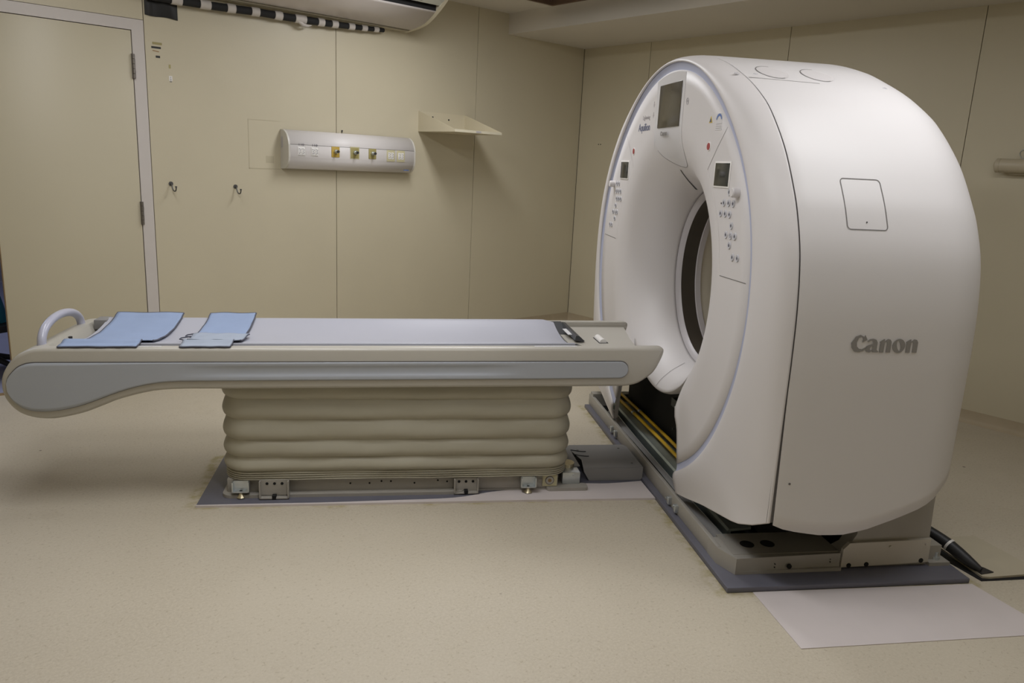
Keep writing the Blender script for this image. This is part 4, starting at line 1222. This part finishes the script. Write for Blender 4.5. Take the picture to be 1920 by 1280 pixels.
base_r = rrect_pts(-1.857, -.413, -.226, .226, .10)
bm = B(); rows = []
cx, cy = -1.135, 0
for z, b in prof:
    row = []
    for (x, y) in base_r:
        nx_ = (x-max(-1.757, min(-.513, x))); ny_ = (y-max(-.126, min(.126, y))); l = math.hypot(nx_, ny_) or 1
        wob = .0018*math.sin(x*9+z*40)+.0012*math.sin(x*23-z*70)
        row.append((x+nx_/l*b, y+ny_/l*(b+wob*(b > .004)), z))
    rows.append(row)
V = bm_grid(bm, rows, closed=True); bm.faces.new(V[-1])
part(C, 'bellows', bm, BELL, smooth=50, label='pleated beige rubber bellows', merge=False)
# couch base under the bellows
part(C, 'floor_plate', wbox(-1.953, -.036, -.292, .245, 0, .0085, bev=.002), PLATEM, label='dark blue-grey steel floor plate')
bm = B(); bm_box(bm, -1.85, -.45, -.205, .20, .012, .081, bev=.004)
bm_poly(bm, rrect_pts(-1.868, -.86, -.240, .235, .04), 'z', .0085, .022)
bm_poly(bm, [(-.87, -.238), (-.80, -.205), (-.42, -.205), (-.42, .20), (-.87, .2)], 'z', .0085, .020)
bm_poly(bm, rrect_pts(-.50, -.315, -.228, -.175, .015), 'z', .0085, .024)
cb = part(C, 'base_frame', bm, STEEL, merge=False)
for x in (-1.35, -1.27, -1.22, -1.18, -1.08, -.98, -.94):
    bm = B(); bm_cyl(bm, (x, -.204, .055+.006*math.sin(x*30)), (x, -.2065, .055+.006*math.sin(x*30)), .004, 10); part(C, 'hole', bm, BLACK, parent=cb)
def bracket(x, w_, m, y=-.222, z0=.014, z1=.078, slot=True):
    bm = B(); bm_box(bm, x-w_/2, x+w_/2, y-.004, y, z0, z1); bm_box(bm, x-w_/2, x-w_/2+.005, y-.026, y, z0, z1); bm_box(bm, x+w_/2-.005, x+w_/2, y-.026, y, z0, z1); bm_box(bm, x-w_/2, x+w_/2, y-.026, y, z0, z0+.004)
    o = part(C, 'bracket', bm, m, merge=False)
    if slot:
        bm = B(); bm_box(bm, x-.008, x+.008, y-.0268, y-.003, z0-.0005, z0+.0135); part(C, 'slot', bm, BLACK, parent=o)
        for dx in (-.030, 0, .030):
            bm = B(); bm_cyl(bm, (x+dx, y-.003, z1-.016), (x+dx, y-.0055, z1-.016), .006, 12); part(C, 'hole', bm, BLACK, parent=o)
    return o
bracket(-1.655, .118, STEEL, y=-.236, z0=.0125, z1=.088); bracket(-.86, .105, STEEL, y=-.222, slot=True)
for x in (-1.79, -.588):
    o = bracket(x, .068, ZINC, y=-.222, z0=.036, z1=.080, slot=False)
    bm = B(); bm_cyl(bm, (x, -.235, .040), (x, -.235, .030), .006, 12); bm_tube(bm, [(x, -.235, .032), (x, -.235, .020), (x, -.235, .013)], [.005, .012, .018], 18)
    part(C, 'levelling_foot', bm, BRASS, smooth=40, merge=False)
bm = B(); bm_box(bm, -.52, -.455, -.2085, -.205, .026, .078); part(C, 'socket_plate', bm, PALEO)
for r, m, d in ((.020, ICON, .2095), (.017, BED, .2105), (.008, WOODE, .2115)):
    bm = B(); bm_cyl(bm, (-.488, -.205, .053), (-.488, -d, .053), r, 24); part(C, 'socket_ring', bm, m)
bm = B(); bm_box(bm, -.425, -.345, -.185, -.12, .024, .078, bev=.002); o = part(C, 'motor_box', bm, ZINC)
bm = B(); bm_cyl(bm, (-.39, -.10, .070), (-.39, -.10, .094), .035, 26); part(C, 'pulley', bm, BRASS)
bm = B(); bm_cyl(bm, (-.375, -.185, .064), (-.375, -.189, .064), .005, 10); part(C, 'bolt_head', bm, ZINC, parent=o)
bm = B(); bm_box(bm, -.45, -.33, -.11, .15, .075, .079); part(C, 'motor_cover', bm, DUCT)
# cable duct box between couch and gantry
d = LThing('cable_duct_cover', 'dark grey sheet-metal box bridging the couch base and scanner base', 'duct cover', (-.16, .02, .011))
bm = B()
bm_poly(bm, [(-.315, .17), (-.045, .17), (-.032, .15), (-.032, -.118), (-.315, -.118), (-.300, -.02), (-.335, .15)], 'z', .069, .072)
part(d, 'top_plate', bm, DUCT)
bm = B(); bm_poly(bm, [(-.315, .069), (-.310, .052), (-.285, .0095), (-.040, .0095), (-.032, .020), (-.032, .069)], 'y', -.121, -.118)
bm_box(bm, -.30, -.036, .167, .17, .0095, .069)
part(d, 'side_plate', bm, DUCT, merge=False)
for x, y in ((-.29, .10), (-.30, .03), (-.08, .12), (-.07, -.07)):
    bm = B(); bm_cyl(bm, (x, y, .072), (x, y, .0735), .006, 12); part(d, 'screw', bm, SEAM)
for k in range(2):
    bm = B(); bm_tube(bm, bez((-.325+.01*k, .10-.06*k, .0735), (-.30, .09-.06*k, .074), (-.28, .075-.06*k, .074), (-.255, .078-.06*k, .0735), 8), .0022, 6); part(d, 'cable', bm, RUBBER)
